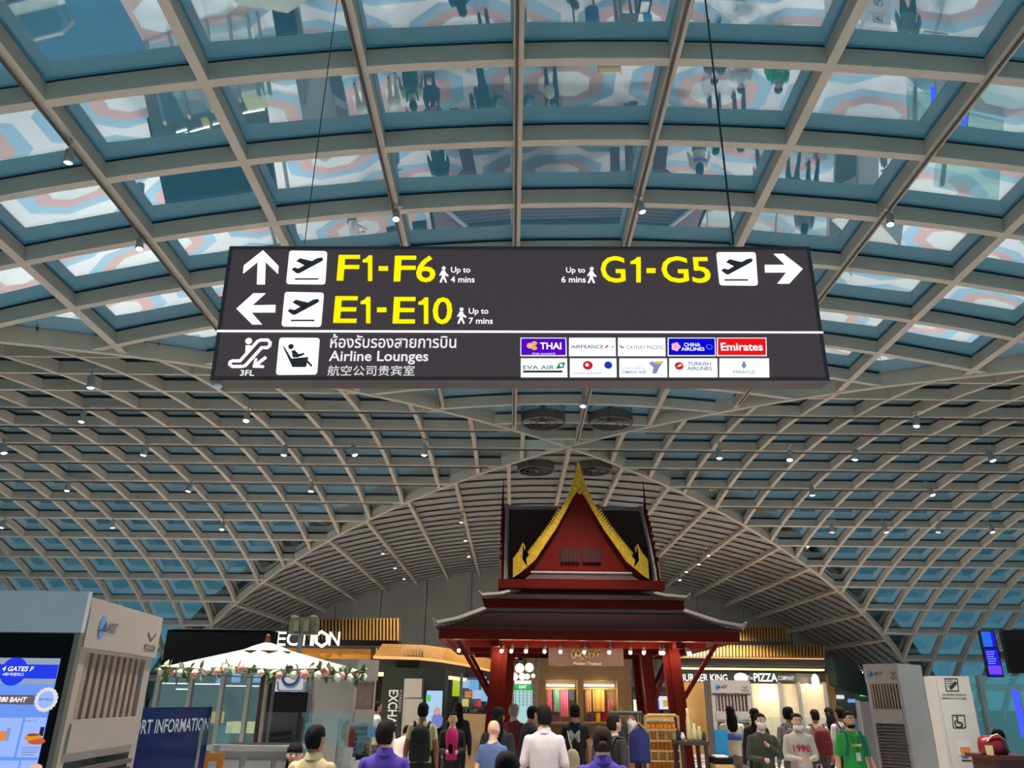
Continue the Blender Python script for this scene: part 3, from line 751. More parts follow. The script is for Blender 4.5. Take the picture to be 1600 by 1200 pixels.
for k, (u, v) in enumerate(((717, 1004), (786, 1000), (801, 1000), (823, 1000), (852, 1000), (876, 1004), (914, 998), (953, 1004), (985, 1001), (1006, 1003), (1031, 1002), (1037, 1012), (1072, 1001), (1075, 1005))):
    p = at(u, v, 15.6); p.z = min(p.z, 2.80)
    a = random.uniform(-.5, .5)
    l = empty('eave_spotlight', p-Vector((PX, PY, 0))); l.parent = pav
    MB().tube([p+Vector((0, 0, .14)), p+Vector((0, 0, .05))], .012, 6).build('stem', M_CABLE, l)
    MB().tube([p+Vector((0, .03, .06)), p+Vector((.05*a, -.05, -.03))], [.03, .04], 8).build('can', M_CAN, l)
    MB().ball(p+Vector((.06*a, -.065, -.04)), .032, 8, 6).build('bulb', E_LAMP, l, smooth=True)
    point('eave_bulb_light', p+Vector((.08*a, -.13, -.08)), 5, (1.0, .82, .55), .03)
GLOW = (1.0, .82, .55)

# ------------------------------------------------------------------ generic builders for the shops
def slab(u0, v0, u1, v1, Y, depth, name, m, parent=None, label=None, cat=None, group=None, bottom=None):
    """Box whose front face stands at distance Y and spans the given corners."""
    vm = (v0+v1)/2 if bottom is None else v0
    a = at(u0, v0, Y); b = at(u1, v1, Y)
    z0 = b.z if bottom is None else bottom
    a.x, b.x = at(u0, vm, Y).x, at(u1, vm, Y).x
    mb = MB(); mb.bb((a.x, Y, z0), (b.x, Y+depth, a.z))
    return tag(mb.build(name, m, parent), label, cat, group)
def fplane(Y): return Plane((0, Y, 0), (1, 0, 0), (0, 0, 1))
def shared(o, n):     # n copies of one part that share its mesh
    out = [o]
    for _ in range(n-1):
        c = o.copy(); COL.objects.link(c); out.append(c)
    return out
M_WOODGOLD = mat('golden_wood_slat', srgb(200, 150, 75), .5, vary=.10, scale=8)
M_BLACK = mat('black_panel', (.004, .004, .005), .7, vary=0, spec=.1)
M_CHAR = mat('charcoal_fascia', srgb(48, 44, 44), .5, vary=.06)
E_LED = emis('warm_led_strip', (1.0, .70, .28), 2.2)
E_ORANGE = emis('orange_led_strip', (1.0, .35, .12), 1.6)
M_BEIGE = mat('beige_wood_panel', srgb(170, 138, 95), .6, vary=.07, scale=5)
M_BEIGE_DK = mat('tan_frame', srgb(170, 130, 80), .5, vary=.07)
E_TUBE = emis('white_tube_lamp', (1.0, .93, .80), 3.5)
M_CREAM = mat('cream_wall', srgb(212, 196, 165), .6, vary=.04)
M_STEEL = mat('brushed_steel', srgb(165, 160, 152), .35, .6, vary=.06, scale=20)
M_GREYBOX = mat('light_grey_cabinet', srgb(150, 148, 140), .5, vary=.03)
M_CLEAR = glassmat('clear_partition', .06, (.86, .92, .90), (1, 1, 1), .01, .25)

# ------------------------------------------------------------------ textile shop inside the pavilion
M_BOARD = mat('brown_wood_board', srgb(112, 72, 62), .45, vary=.14, scale=3)
sb = empty('shop_sign', at(916, 1030, 16.2), label='brown wooden shop board hung below the pavilion eave, gilded emblem', cat='sign')
BPL = Plane((0, 16.2, 0), (1, 0, 0), (0, 0, 1))
a, b = at(857, 1009, 16.2), at(975, 1041, 16.2)
MB().bb((a.x, 16.2, b.z), (b.x, 16.28, a.z)).build('board', M_BOARD, sb)
M_GILT = mat('polished_gilt', srgb(225, 180, 110), .3, .4, vary=.1)
letter_px(BPL, 'Modern Thailand', 896, 1034.5, 939, 1039, mat('print_cream', srgb(235, 215, 195), .6, vary=0), sb, bold=.012, h=.01)
for k, (u, v, w_, h_) in enumerate(((896, 1018, 6, 12), (903, 1016, 7, 9), (910, 1020, 7, 10), (917, 1017, 7, 10), (924, 1020, 7, 9), (931, 1017, 6, 9), (936, 1015, 6, 6))):
    mb = MB(); p = [BPL.st(u+w_/2*math.cos(t)*(.95), v+4.5+h_/2*math.sin(t)) for t in [k*.5+2*math.pi*j/12*.8 for j in range(13)]]
    stroke(mb, BPL, p, .022, .0, .03); mb.build('gilded_letter', M_GILT, sb)
for x in (a.x+.2, b.x-.2): MB().tube([(x, 16.24, a.z), (x, 16.24, 2.95)], .01, 5).build('hanger', M_CABLE, sb)
SY = 19.2
shop = empty('textile_display', at(910, 1075, SY)*1.0, label='beige wooden display wall with two lit niches of scarves', cat='display')
shop.location.z = 0
A = lambda u, v: at(u, v, SY)
x0, x1 = A(842, 1050).x, A(986, 1050).x
ztop = A(900, 1030).z
MB().bb((x0, SY+.5, 0), (x1, SY+.58, ztop)).build('back_panel', M_BEIGE, shop)
MB().bb((x0, SY, A(900, 1063).z), (x1, SY+.5, ztop)).build('header', M_BEIGE, shop)
for u0, u1 in ((842, 852), (902, 911), (964, 986)):
    MB().bb((A(u0, 1060).x, SY, 0), (A(u1, 1060).x, SY+.5, A(900, 1063).z)).build('upright', M_BEIGE_DK, shop)
for u0, u1 in ((852, 902), (911, 964)):
    p, q = A(u0+2, 1069), A(u1-4, 1073)
    MB().bb((p.x, SY+.05, q.z), (q.x, SY+.12, p.z)).build('tube_lamp', E_TUBE, shop); point('tube_lamp_light', ((p.x+q.x)/2, SY, q.z-.05), 12, (1, .85, .6), .05)
    MB().tube([(A(u0, 1076).x, SY+.2, A(u0, 1076).z), (A(u1, 1076).x, SY+.2, A(u1, 1076).z)], .015, 6).build('rail', M_GILT, shop)
    MB().bb((A(u0, 1128).x, SY-.1, A(u0, 1131).z), (A(u1, 1128).x, SY+.5, A(u0, 1128).z)).build('counter', M_BEIGE, shop)
SCARF = [('pink', (855, 1074, 863, 1112), (225, 120, 140)), ('teal', (865, 1074, 874, 1112), (120, 175, 160)), ('rose', (876, 1074, 888, 1120), (215, 110, 145)), ('slate blue', (889, 1074, 896, 1094), (100, 125, 150)), ('red', (858, 1094, 867, 1112), (215, 50, 85)), ('plum', (860, 1112, 876, 1126), (115, 75, 115)),
         ('peach', (915, 1076, 925, 1112), (225, 170, 125)), ('ochre plaid', (926, 1076, 945, 1112), (205, 160, 80)), ('crimson', (940, 1094, 948, 1125), (200, 40, 60)), ('flowered pink', (949, 1092, 957, 1112), (215, 130, 145)), ('purple print', (917, 1113, 928, 1130), (95, 60, 100)), ('yellow', (931, 1112, 938, 1128), (235, 195, 20))]
for nm, (ua, va, ub, vb), c in SCARF:
    p, q = at(ua, va+2, SY+.30), at(ub, vb, SY+.30); n = 8; rg = []
    for i in range(n+1):
        x = p.x+(q.x-p.x)*i/n; yy = SY+.30+(.06 if nm in ('red', 'crimson', 'plum') else 0)+.02*math.sin(i*2.2)
        rg.append([(x, yy, q.z), (x, yy, p.z), (x, yy+.012, p.z), (x, yy+.012, q.z)])
    tag(MB().rings(rg).build('scarf', mat('cloth_'+nm.replace(' ', '_'), srgb(*c), .8, vary=.12, scale=18)), nm+' scarf hanging in the lit pavilion display', 'scarf', 'scarves in the pavilion display')

# ------------------------------------------------------------------ goods under the right side of the pavilion
def rail_garment(u0, v0, u1, v1, Y, c, label, arms=True):
    p, q = at(u0, v0, Y), at(u1, v1, Y); cx, w_ = (p.x+q.x)/2, abs(q.x-p.x)
    o = empty('hanging_garment', (cx, Y, q.z), label=label, cat='garment')
    rg = []; n = 20
    for k in range(10):
        t = k/9; z = p.z+(q.z-p.z)*t
        hw = w_*(.16+.84*min(1, t*4.5)**.7)/2; d = .05+.06*min(1, t*3)
        rg.append([(cx+hw*math.cos(2*math.pi*j/n), Y+d*math.sin(2*math.pi*j/n)+.012*math.sin(j*2.1), z) for j in range(n)])
    MB().rings(rg).build('body', mat('cloth_'+label.split()[0], srgb(*c), .85, vary=.1, scale=12), o, smooth=True)
    MB().tube([(cx-w_*.3, Y, p.z-.03), (cx, Y, p.z+.05), (cx+w_*.3, Y, p.z-.03)], .012, 6).build('hanger', M_GILT, o)
    MB().tube([(cx, Y, p.z+.05), (cx, Y, p.z+.16)], .008, 5).build('hook', M_STEEL, o)
rk = empty('clothes_rail', (at(980, 1112, 12).x, 12, 0), label='dark rail with hung clothes in front of the pavilion', cat='rail')
p, q = at(955, 1114, 12), at(1003, 1114, 12)
MB().tube([p, q], .025, 8).build('bar', M_CHAR, rk)
for x in (p.x, q.x): MB().tube([(x, 12, 0), (x, 12, p.z)], .022, 8).build('upright', M_CHAR, rk)
for x in (p.x, q.x): MB().bb((x-.03, 11.75, 0), (x+.03, 12.25, .04)).build('foot', M_CHAR, rk)
rail_garment(982, 1135, 1017, 1192, 11.8, (22, 32, 88), 'navy blue shirt hung at the end of the clothes rail')
rail_garment(962, 1122, 982, 1165, 12.05, (55, 48, 46), 'charcoal coat on the clothes rail')
rail_garment(979, 1122, 996, 1150, 12.1, (225, 205, 205), 'pale pink blouse on the clothes rail')
RY = 12.6
rack = empty('snack_rack', (at(1033, 1150, RY).x, RY, 0), label='golden tiered snack rack beside the pavilion post', cat='rack')
p, q = at(1008, 1117, RY), at(1059, 1117, RY)
for x in (p.x, q.x):
    for yy in (RY, RY+.4): MB().tube([(x, yy, 0), (x, yy, p.z)], .018, 6).build('upright', M_GILT, rack)
MB().tube([(p.x, RY, p.z-.12), (p.x, RY, p.z-.03), (p.x+.05, RY, p.z), (q.x-.05, RY, p.z), (q.x, RY, p.z-.03)], .022, 8).build('top_rail', M_GILT, rack)
JARC = [mat('snack_jar_orange', srgb(235, 150, 50), .3, vary=.15), mat('snack_jar_cream', srgb(245, 225, 180), .3, vary=.1)]
M_LID = mat('jar_lid_white', srgb(245, 240, 225), .4, vary=.02)
jm = None
for row, v in enumerate((1139, 1156, 1172, 1188, 1203)):
    z = at(1030, v, RY).z
    MB().bb((p.x, RY-.02, z-.02), (q.x, RY+.4, z)).build('shelf', M_GILT, rack)
    MB().bb((p.x, RY+.36, z), (q.x, RY+.39, z+.16)).build('back_rail', mat('pale_gold_shelf_back', srgb(235, 195, 120), .5, vary=.05), rack)
    for k in range(7):
        for dd in (0,):
            x = p.x+.06+(q.x-p.x-.12)*k/6
            mI = JARC[(k+row) % 2 if row % 2 else 0]
            o = MB().lathe((0, 0, 0), [(.03, 0), (.036, .01), (.036, .085), (.026, .10)], 10).build('snack_jar', mI, smooth=True)
            o.location = (x, RY+.1, z)
            tag(o, 'small amber snack jar with a white lid on the golden tiered rack', 'jar', 'snack jars on the golden rack')
            MB().lathe((0, 0, .10), [(.027, 0), (.027, .02), (.01, .024)], 10).build('lid', M_LID, o, local=True)
# dark table with goods and a carton with a teal lid
TY = 11.7
tb = empty('display_table', (at(1090, 1165, TY).x, TY, 0), label='dark wooden goods table beside the tiered snack rack', cat='table')
p, q = at(1062, 1158, TY), at(1108, 1162, TY); zt = p.z
M_DKWOOD = mat('dark_brown_wood', srgb(52, 30, 26), .4, vary=.12)
MB().bb((p.x, TY, zt-.05), (q.x, TY+.6, zt)).build('tabletop', M_DKWOOD, tb)
for x in (p.x+.04, q.x-.04):
    for yy in (TY+.04, TY+.56): MB().tube([(x, yy, 0), (x+.02, yy, zt*.5), (x, yy, zt-.05)], [.02, .035, .03], 8).build('leg', M_DKWOOD, tb)
for k, (u, hgt, c, nm) in enumerate(((1066, .16, (40, 34, 36), 'dark'), (1073, .10, (220, 215, 205), 'white'), (1083, .42, (228, 205, 150), 'tall cream'), (1092, .22, (212, 205, 150), 'pale green'), (1100, .18, (190, 185, 120), 'olive'), (1107, .12, (70, 50, 40), 'brown'))):
    x = at(u, 1158, TY).x
    tag(MB().lathe((x, TY+.25, zt), [(.026, 0), (.034, .02), (.032, hgt*.6), (.018, hgt*.8), (.02, hgt)], 12).build('gift_jar', mat('gift_'+nm.replace(' ', '_'), srgb(*c), .4, vary=.1), smooth=True), nm+' gift jar standing on the dark goods table', 'jar', 'gift jars on the dark table')
cb = empty('open_carton', (at(1128, 1190, 11.5).x, 11.7, 0), label='kraft carton display with a raised teal lid', cat='carton')
p, q = at(1117, 1184, 11.5), at(1147, 1200, 11.5)
MB().bb((p.x, 11.5, .0), (q.x, 11.85, p.z-.08)).build('stand', mat('kraft_board', srgb(176, 140, 85), .7, vary=.08), cb)
MB().bb((p.x, 11.5, p.z-.08), (q.x, 11.85, p.z)).build('tray', M_BLACK, cb)
a, b = at(1116, 1140, 11.85), at(1138, 1165, 11.85)
MB().bb((a.x, 11.85, p.z), (b.x, 11.88, a.z)).build('lid', mat('teal_lid', srgb(25, 115, 160), .4, vary=.06), cb)
MB().bb((p.x+.03, 11.55, p.z), (q.x-.05, 11.8, p.z+.02)).build('leaflets', mat('white_paper', srgb(235, 228, 215), .6, vary=.04), cb)
# round tent roofed kiosk behind the pavilion
kx = at(1012, 1060, 24)
kt = empty('tent_kiosk', (kx.x, 25, 0), label='kiosk with a rounded grey tent roof and striped edge', cat='kiosk')
zt0, zt1 = at(1012, 1072, 24).z, at(1012, 1040, 24).z; rr = (at(1048, 1070, 24).x-at(975, 1070, 24).x)/2
MB().lathe((kx.x, 25, 0), [(rr, zt0), (rr*.93, zt0+(zt1-zt0)*.3), (rr*.72, zt0+(zt1-zt0)*.7), (rr*.4, zt1*.98+zt0*.02), (.05, zt1+.1)], 24).build('tent_roof', mat('grey_blue_canvas', srgb(140, 145, 170), .7, vary=.08), kt, smooth=True)
for k in range(24):
    t0, t1 = 2*math.pi*k/24, 2*math.pi*(k+.55)/24
    MB().hexa([(kx.x+r_*math.cos(t), 25+r_*math.sin(t), z) for z in (zt0-.16, zt0) for r_, t in ((rr+.01, t0), (rr+.01, t1), (rr-.02, t1), (rr-.02, t0))]).build('edge_stripe', M_CHAR, kt)
MB().lathe((kx.x, 25, 0), [(rr*.9, 0), (rr*.9, 1.0)], 20).build('counter', M_DKWOOD, kt)
for k in range(4): MB().tube([(kx.x+rr*.85*math.cos(k*1.571+.785), 25+rr*.85*math.sin(k*1.571+.785), 1.0), (kx.x+rr*.85*math.cos(k*1.571+.785), 25+rr*.85*math.sin(k*1.571+.785), zt0)], .05, 8).build('post', M_CHAR, kt)
MB().lathe((kx.x, 25, 1.6), [(rr*.5, 0), (rr*.5, .35)], 20).build('lit_shelf', emis('lit_bakery_shelf', (1.0, .80, .50), 1.4), kt)
sc = empty('menu_screen', at(1032, 1100, 22), label='bright menu screen showing a blue and yellow dish beside the tent kiosk', cat='screen')
o = slab(1016, 1086, 1052, 1110, 22, .06, 'case', M_BLACK, sc)
slab(1018, 1087.5, 1050, 1108.5, 21.99, .01, 'display', emis('screen_white', srgb(215, 220, 230), 1.0), sc)
slab(1018, 1094, 1030, 1108, 21.98, .008, 'blue_field', emis('screen_blue', srgb(35, 85, 190), 1.0), sc); slab(1036, 1094, 1045, 1104, 21.98, .008, 'dish', emis('screen_gold', srgb(210, 160, 60), 1.0), sc); slab(1045, 1095, 1050, 1108, 21.98, .008, 'blue_field', emis('screen_blue', srgb(35, 85, 190), 1.0), sc)
MB().tube([at(1034, 1110, 22.03), (at(1034, 1110, 22.03).x, 22.03, 0)], .04, 8).build('stand', M_BLACK, sc)

# ------------------------------------------------------------------ right shop with slatted golden roof and lit signs
RS = empty('food_shop', (at(1180, 1090, 30).x, 32, 0), label='long food shop front with golden slatted double roof and lit lettering', cat='shop')
def slats(u0, u1, va, vb, Y, dY, m, parent, name='slat', n=60, wd=.5):
    a0, a1 = at(u0, va, Y+dY), at(u1, va, Y+dY); b0, b1 = at(u0, vb, Y), at(u1, vb, Y)
    step = (b1.x-b0.x)/n; hw = step*wd/2
    for k in range(n):
        t = (k+.5)/n; p = b0+(b1-b0)*t; q = a0+(a1-a0)*t
        MB().hexa([p+Vector((-hw, 0, -.05)), p+Vector((hw, 0, -.05)), p+Vector((hw, .1, -.05)), p+Vector((-hw, .1, -.05)), q+Vector((-hw, 0, 0)), q+Vector((hw, 0, 0)), q+Vector((hw, .1, 0)), q+Vector((-hw, .1, 0))]).build(name, m, parent)
slats(1090, 1230, 979, 1000, 31, 1.2, M_WOODGOLD, RS, n=30, wd=.42)
slats(1062, 1290, 1008, 1024, 30, .9, M_WOODGOLD, RS, n=44, wd=.42)
def sloped(u0, u1, va, vb, Y, dY, m, parent, name, back=.12):
    a0, a1 = at(u0, va, Y+dY), at(u1, va, Y+dY); b0, b1 = at(u0, vb, Y), at(u1, vb, Y); o_ = Vector((0, back, -.02))
    MB().hexa([b0+o_, b1+o_, b1+o_*1.6, b0+o_*1.6, a0+o_, a1+o_, a1+o_*1.6, a0+o_*1.6]).build(name, m, parent)
M_ROOFBACK = mat('brown_roof_board', srgb(52, 34, 20), .7, vary=.1)
sloped(1090, 1230, 979, 1000, 31, 1.2, M_ROOFBACK, RS, 'upper_roof_board'); sloped(1062, 1290, 1008, 1024, 30, .9, M_ROOFBACK, RS, 'lower_roof_board')
slab(1078, 1000, 1238, 1009, 30.9, .5, 'dark_band', M_CHAR, RS)
slab(1058, 1026, 1288, 1030, 29.9, .2, 'orange_strip', E_ORANGE, RS)
slab(1050, 1030, 1290, 1042, 29.95, 1.0, 'fascia', M_CHAR, RS)
slab(1050, 1042.5, 1288, 1048, 30.0, .3, 'warm_strip', E_LED, RS)
slab(1050, 1050, 1290, 1068, 30.5, .2, 'sign_band', M_CHAR, RS)
FP = fplane(30.3)
letter_px(FP, 'BURGER KING', 1063, 1053, 1136, 1065, E_WHITE, RS, bold=.02, h=.05)
o = MB(); 
c0 = FP.st(1157, 1059); MB().prism([FP.p(c0[0]+.26*math.cos(2*math.pi*j/16), c0[1]+.17*math.sin(2*math.pi*j/16), .05) for j in range(16)], FP.n*.03).build('oval_emblem', E_WHITE, RS)
letter_px(FP, 'The', 1167, 1056, 1176, 1062, E_SOFT, RS, bold=.01, h=.05); letter_px(FP, 'PIZZA', 1177, 1052, 1214, 1065, E_WHITE, RS, bold=.03, h=.05); letter_px(FP, 'COMPANY', 1215, 1056, 1240, 1063, E_SOFT, RS, bold=.01, h=.05)
E_WARMWALL = mat('warm_lit_wall', srgb(222, 170, 100), .6, vary=.10, scale=1.5)  # wood wall; the shop's warm light is put into its tan colour
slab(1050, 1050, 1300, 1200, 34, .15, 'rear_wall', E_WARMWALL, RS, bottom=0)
for u in (1055, 1168, 1215, 1245, 1286): slab(u, 1066, u+5, 1100, 30.2, .25, 'mullion', M_STEEL, RS, bottom=0)
for u0, u1 in ((1173, 1215), (1220, 1245), (1250, 1286)): slab(u0, 1068, u1, 1100, 30.3, .03, 'shop_glass', M_CLEAR, RS, bottom=.9)
slab(1168, 1068, 1288, 1125, 30.28, .12, 'stall_riser', M_CREAM, RS, bottom=0).scale.z = 1
for u0, u1, v0, v1, c in ((1180, 1210, 1075, 1110, (235, 190, 120)), (1222, 1243, 1070, 1105, (240, 215, 160)), (1252, 1280, 1085, 1115, (225, 165, 80))):
    slab(u0, v0, u1, v1, 33.5, .1, 'interior_panel', mat('interior_board_%d' % u0, srgb(*c), .6, vary=.06), RS)
for u, v in ((1206, 1082), (1274, 1064)): MB().ball(at(u, v, 29.8), (.14, .05, .24), 10, 8).build('round_lamp', E_TUBE, RS, smooth=True); point('round_lamp_light', at(u, v, 29.8)+Vector((0, .12, 0)), 25, (1, .80, .52), .1)
# receding side of the right shop, with spots and glass below
ps = [at(1290, 1030, 30), at(1330, 1046, 33), at(1395, 1064, 37)]
SR = empty('shop_return', (ps[1].x, 34, 0), label='receding dark green side of the food shop with a row of bright spots', cat='shop')
mb = MB(); mb.rings([[p, p+Vector((.3, 0, 0)), p+Vector((.3, 0, -.9)), p+Vector((0, 0, -.9))] for p in ps]); mb.build('green_fascia', mat('dark_green_fascia', srgb(28, 38, 22), .5, vary=.1), SR)
for t in (.15, .35, .5, .62, .75, .88):
    p = ps[0].lerp(ps[2], t); MB().ball(p+Vector((-.12, -.1, -.05)), .09, 8, 6).build('spot', E_LAMP, SR, smooth=True)
for k, (u, v, c) in enumerate(((1290, 1082, (90, 190, 235)), (1308, 1086, (220, 230, 240)), (1326, 1092, (120, 160, 210)), (1345, 1082, (110, 220, 170)), (1296, 1101, (110, 110, 230)))):
    slab(u, v, u+11, v+6, 37.7, .1, 'lit_panel', emis('far_sign_%d' % k, srgb(*c), .9), SR)
slab(1280, 1070, 1400, 1200, 37.9, .2, 'rear_wall', mat('dim_grey_green_wall', srgb(110, 112, 100), .6, vary=.1), SR, bottom=0)  # rear wall's dimness is put into its grey-green colour

# ------------------------------------------------------------------ left shops
LS = empty('patisserie_shop', (at(520, 1000, 25).x, 26, 0), label='shop with golden slatted roof block and white lit capitals', cat='shop')
slats(474, 624, 966, 1000, 25, 1.0, M_WOODGOLD, LS, n=28, wd=.42); sloped(474, 626, 966, 1000, 25, 1.0, M_ROOFBACK, LS, 'roof_board')
slab(474, 999, 622, 1010, 25.0, .8, 'dark_band', mat('dark_maroon_band', srgb(48, 18, 18), .5, vary=.1), LS)
slab(420, 1012, 580, 1030, 24.2, .4, 'amber_fascia', mat('amber_panel', srgb(225, 150, 50), .5, vary=.08), LS)
slab(420, 1009, 620, 1014, 24.1, .8, 'ledge', M_CHAR, LS)
FL = fplane(24.0)
E_SIGNW = emis('lit_shop_capitals', (1.0, .95, .80), 1.6)
for ch, u0, u1 in (('E', 431, 447), ('C', 448, 467), ('T', 470, 481), ('I', 485, 491), ('N', 514, 531)):
    letter_px(FL, ch, u0, 987, u1, 1009, E_SIGNW, LS, bold=.012, h=.0)
mb = MB(); hx = [FL.st(503+10*math.cos(R(90+60*k)), 998.5+11.5*math.sin(R(90+60*k))) for k in range(7)]
stroke(mb, FL, hx, .075, 0, .05); mb.build('hexagon_letter', E_SIGNW, LS)
slab(430, 1030, 600, 1200, 24.6, .2, 'shop_wall', M_CHAR, LS, bottom=0)
MB().bb((at(580, 1015, 24.2).x, 24.2, 0), (at(588, 1015, 24.2).x, 24.9, at(580, 1012, 24.2).z)).build('column', mat('brown_column', srgb(96, 72, 56), .5, vary=.08), LS)
# sweeping curved canopy
CC = empty('curved_canopy', at(680, 1030, 24), label='curved golden canopy with an orange lit edge beside the pavilion', cat='canopy'); CC.location.z = 0
ctrl = [(584, 1025, 23), (620, 1026, 23), (655, 1027, 23.3), (690, 1031, 24.4), (725, 1037, 26.4), (760, 1045, 29.5), (800, 1054, 34)]
def ribbon(dz0, dz1, dy0, dy1, name, m, thick=.1):
    rg = []
    for u, v, Y in ctrl:
        p = at(u, v, Y); rg.append([p+Vector((0, dy0, dz0)), p+Vector((0, dy1, dz1)), p+Vector((0, dy1+thick, dz1)), p+Vector((0, dy0+thick, dz0))])
    MB().rings(rg).build(name, m, CC)
ribbon(0, .42, 0, 1.4, 'canopy_roof', mat('golden_canopy', srgb(196, 140, 66), .5, vary=.1)); ribbon(-.07, .0, -.05, -.05, 'orange_strip', E_ORANGE); ribbon(-.40, -.07, 0, 0, 'fascia', M_CHAR); ribbon(-.52, -.42, .2, .2, 'warm_strip', E_LED)
slats(586, 664, 1012, 1021, 23.2, .9, M_WOODGOLD, CC, n=16, wd=.4)
#ribbon(-3.4, -.52, 1.6, 1.6, 'inner_wall', mat('dim_interior_wall', srgb(90, 84, 84), .6, vary=.2, scale=2))
# money exchange booth
EB = empty('exchange_booth', at(645, 1100, 22), label='dark green exchange booth with vertical lettering', cat='booth'); EB.location.z = 0
slab(600, 1043, 696, 1200, 22, 1.2, 'wall', mat('black_green_wall', srgb(26, 32, 20), .5, vary=.08), EB, bottom=0)
FE = Plane(at(616, 1078, 21.99), (0, 0, -1), (1, 0, 0))
p0 = at(608, 1078, 21.99); p1 = at(619, 1138, 21.99)
FE = Plane((p0.x, 21.99, p0.z), (0, 0, -1), (1, 0, 0))
lettering(FE, 'EXCHANGE', 0, 0, (p0.z-at(608, 1165, 21.99).z), p1.x-p0.x, mat('booth_letters', srgb(215, 215, 210), .5, vary=0), EB, h=.01, bold=.015)
lettering(FE, 'FOREIGN', 0, (p1.x-p0.x)+.03, (p0.z-at(608, 1112, 21.99).z), (p1.x-p0.x)+.10, mat('booth_small_letters', srgb(170, 170, 160), .5, vary=0), EB, h=.01)
cabinet = empty('cabinet', at(648, 1100, 21.3), label='tall beige cabinet in front of the dark green booth', cat='cabinet'); cabinet.location.z = 0
slab(632, 1060, 660, 1200, 21.3, .6, 'body', mat('beige_cabinet', srgb(150, 142, 128), .5, vary=.04), cabinet, bottom=0); slab(633, 1062, 659, 1090, 21.28, .02, 'upper_door', mat('beige_cabinet_door', srgb(158, 150, 136), .5, vary=.03), cabinet); slab(633, 1092, 659, 1150, 21.28, .02, 'lower_door', mat('beige_cabinet_door', srgb(158, 150, 136), .5, vary=.03), cabinet)
ds = empty('advert_screen', at(678, 1100, 20.5), label='upright advert screen glowing pale blue and green beside the booth', cat='screen'); ds.location.z = 0
slab(664, 1077, 692, 1136, 20.5, .12, 'case', M_BLACK, ds, bottom=0); slab(665.5, 1079, 690.5, 1134, 20.48, .02, 'display', emis('advert_blue', srgb(170, 205, 235), .95), ds); slab(665.5, 1086, 673, 1096, 20.47, .01, 'green_patch', emis('advert_green', srgb(90, 200, 110), .9), ds)
MB().ball(at(683, 1112, 20.46), (.09, .01, .10), 10, 8).build('pictured_head', emis('advert_skin', srgb(205, 160, 150), .9), ds); MB().ball(at(683, 1126, 20.46), (.14, .01, .18), 10, 8).build('pictured_body', emis('advert_coat', srgb(120, 130, 200), .9), ds)
# colourful shop interior and its glazing
GI = empty('toy_shop', at(735, 1100, 24), label='bright glazed shop interior with lime and multicoloured panels', cat='shop'); GI.location.z = 0
slab(698, 1052, 770, 1200, 27, .2, 'rear_wall', mat('dark_navy_wall', srgb(40, 40, 56), .6, vary=.2), GI, bottom=0)
for k, (u0, v0, u1, v1, c) in enumerate(((707, 1061, 719, 1088, (205, 215, 30)), (722, 1062, 734, 1075, (180, 205, 240)), (733, 1062, 748, 1078, (130, 180, 235)), (726, 1080, 737, 1090, (240, 130, 60)), (738, 1078, 752, 1092, (200, 205, 250)), (741, 1094, 752, 1104, (190, 40, 50)), (752, 1064, 764, 1096, (160, 200, 240)), (722, 1092, 732, 1104, (245, 200, 90)))):
    slab(u0, v0, u1, v1, 26.8, .1, 'lit_panel', emis('toy_panel_%d' % k, srgb(*c), .9), GI)
slab(719, 1052, 723, 1200, 23.6, .15, 'mullion', M_STEEL, GI, bottom=0); slab(697, 1052, 700, 1200, 23.6, .15, 'mullion', M_STEEL, GI, bottom=0)
slab(700, 1058, 719, 1200, 23.65, .02, 'shop_glass', M_CLEAR, GI, bottom=.1); slab(723, 1058, 770, 1200, 23.65, .02, 'shop_glass', M_CLEAR, GI, bottom=.1)
slab(722, 1116, 765, 1128, 22.0, .6, 'counter', M_BEIGE, GI, bottom=0)
# corridor behind: exit sign, small gate sign, pendant globes, lit grid
ex = empty('exit_sign', at(818, 1068, 33), label='green lit exit sign over the corridor', cat='sign')
slab(804, 1063, 830, 1069, 33, .1, 'white_panel', E_LOGO_W, ex); slab(804, 1069.5, 830, 1077, 33, .1, 'green_panel', emis('exit_green', srgb(30, 190, 80), 1.0), ex)
FX = fplane(32.98); letter_px(FX, 'EXIT', 811, 1071, 823, 1075.5, E_WHITE, ex, bold=.02)
for u in (808, 826): MB().tube([at(u, 1063, 33.05), at(u, 1063, 33.05)+Vector((0, 0, 1.6))], .02, 5).build('hanger', M_CABLE, ex)
lg = empty('lit_grid_screen', at(818, 1090, 34), label='pale lit gridded window wall under the exit sign', cat='screen'); lg.location.z = 0
slab(803, 1078, 832, 1130, 34, .1, 'panel', emis('pale_cyan_panel', srgb(170, 215, 215), .9), lg, bottom=0)
for k in range(5): slab(803, 1081+5*k, 832, 1081.7+5*k, 33.96, .04, 'bar', M_STEEL, lg)
for k in range(5): slab(805+6*k, 1078, 805.8+6*k, 1104, 33.95, .04, 'bar', M_STEEL, lg)
gs = empty('gate_sign', at(803, 1024, 22), label='small black overhead sign with a white arrow and pictogram', cat='sign')
slab(790, 1018, 817, 1031, 22, .12, 'case', M_BLACK, gs); FG = fplane(21.98)
flat(FG, [FG.st(*p) for p in ((797, 1020), (801.5, 1025), (799, 1025), (799, 1029), (795, 1029), (795, 1025), (792.5, 1025))], 0, .01, E_WHITE, gs, 'arrow'); slab(802, 1020, 809, 1029, 21.97, .01, 'pictogram_panel', E_SOFT, gs); slab(811, 1020, 815, 1024, 21.97, .01, 'lettering_block', E_SOFT, gs)
for u in (794, 813): MB().tube([at(u, 1018, 22.05), at(u, 1018, 22.05)+Vector((0, 0, 1.3))], .015, 5).build('hanger', M_CABLE, gs)
E_GLOBE = emis('warm_globe', (1.0, .86, .55), 2.0)
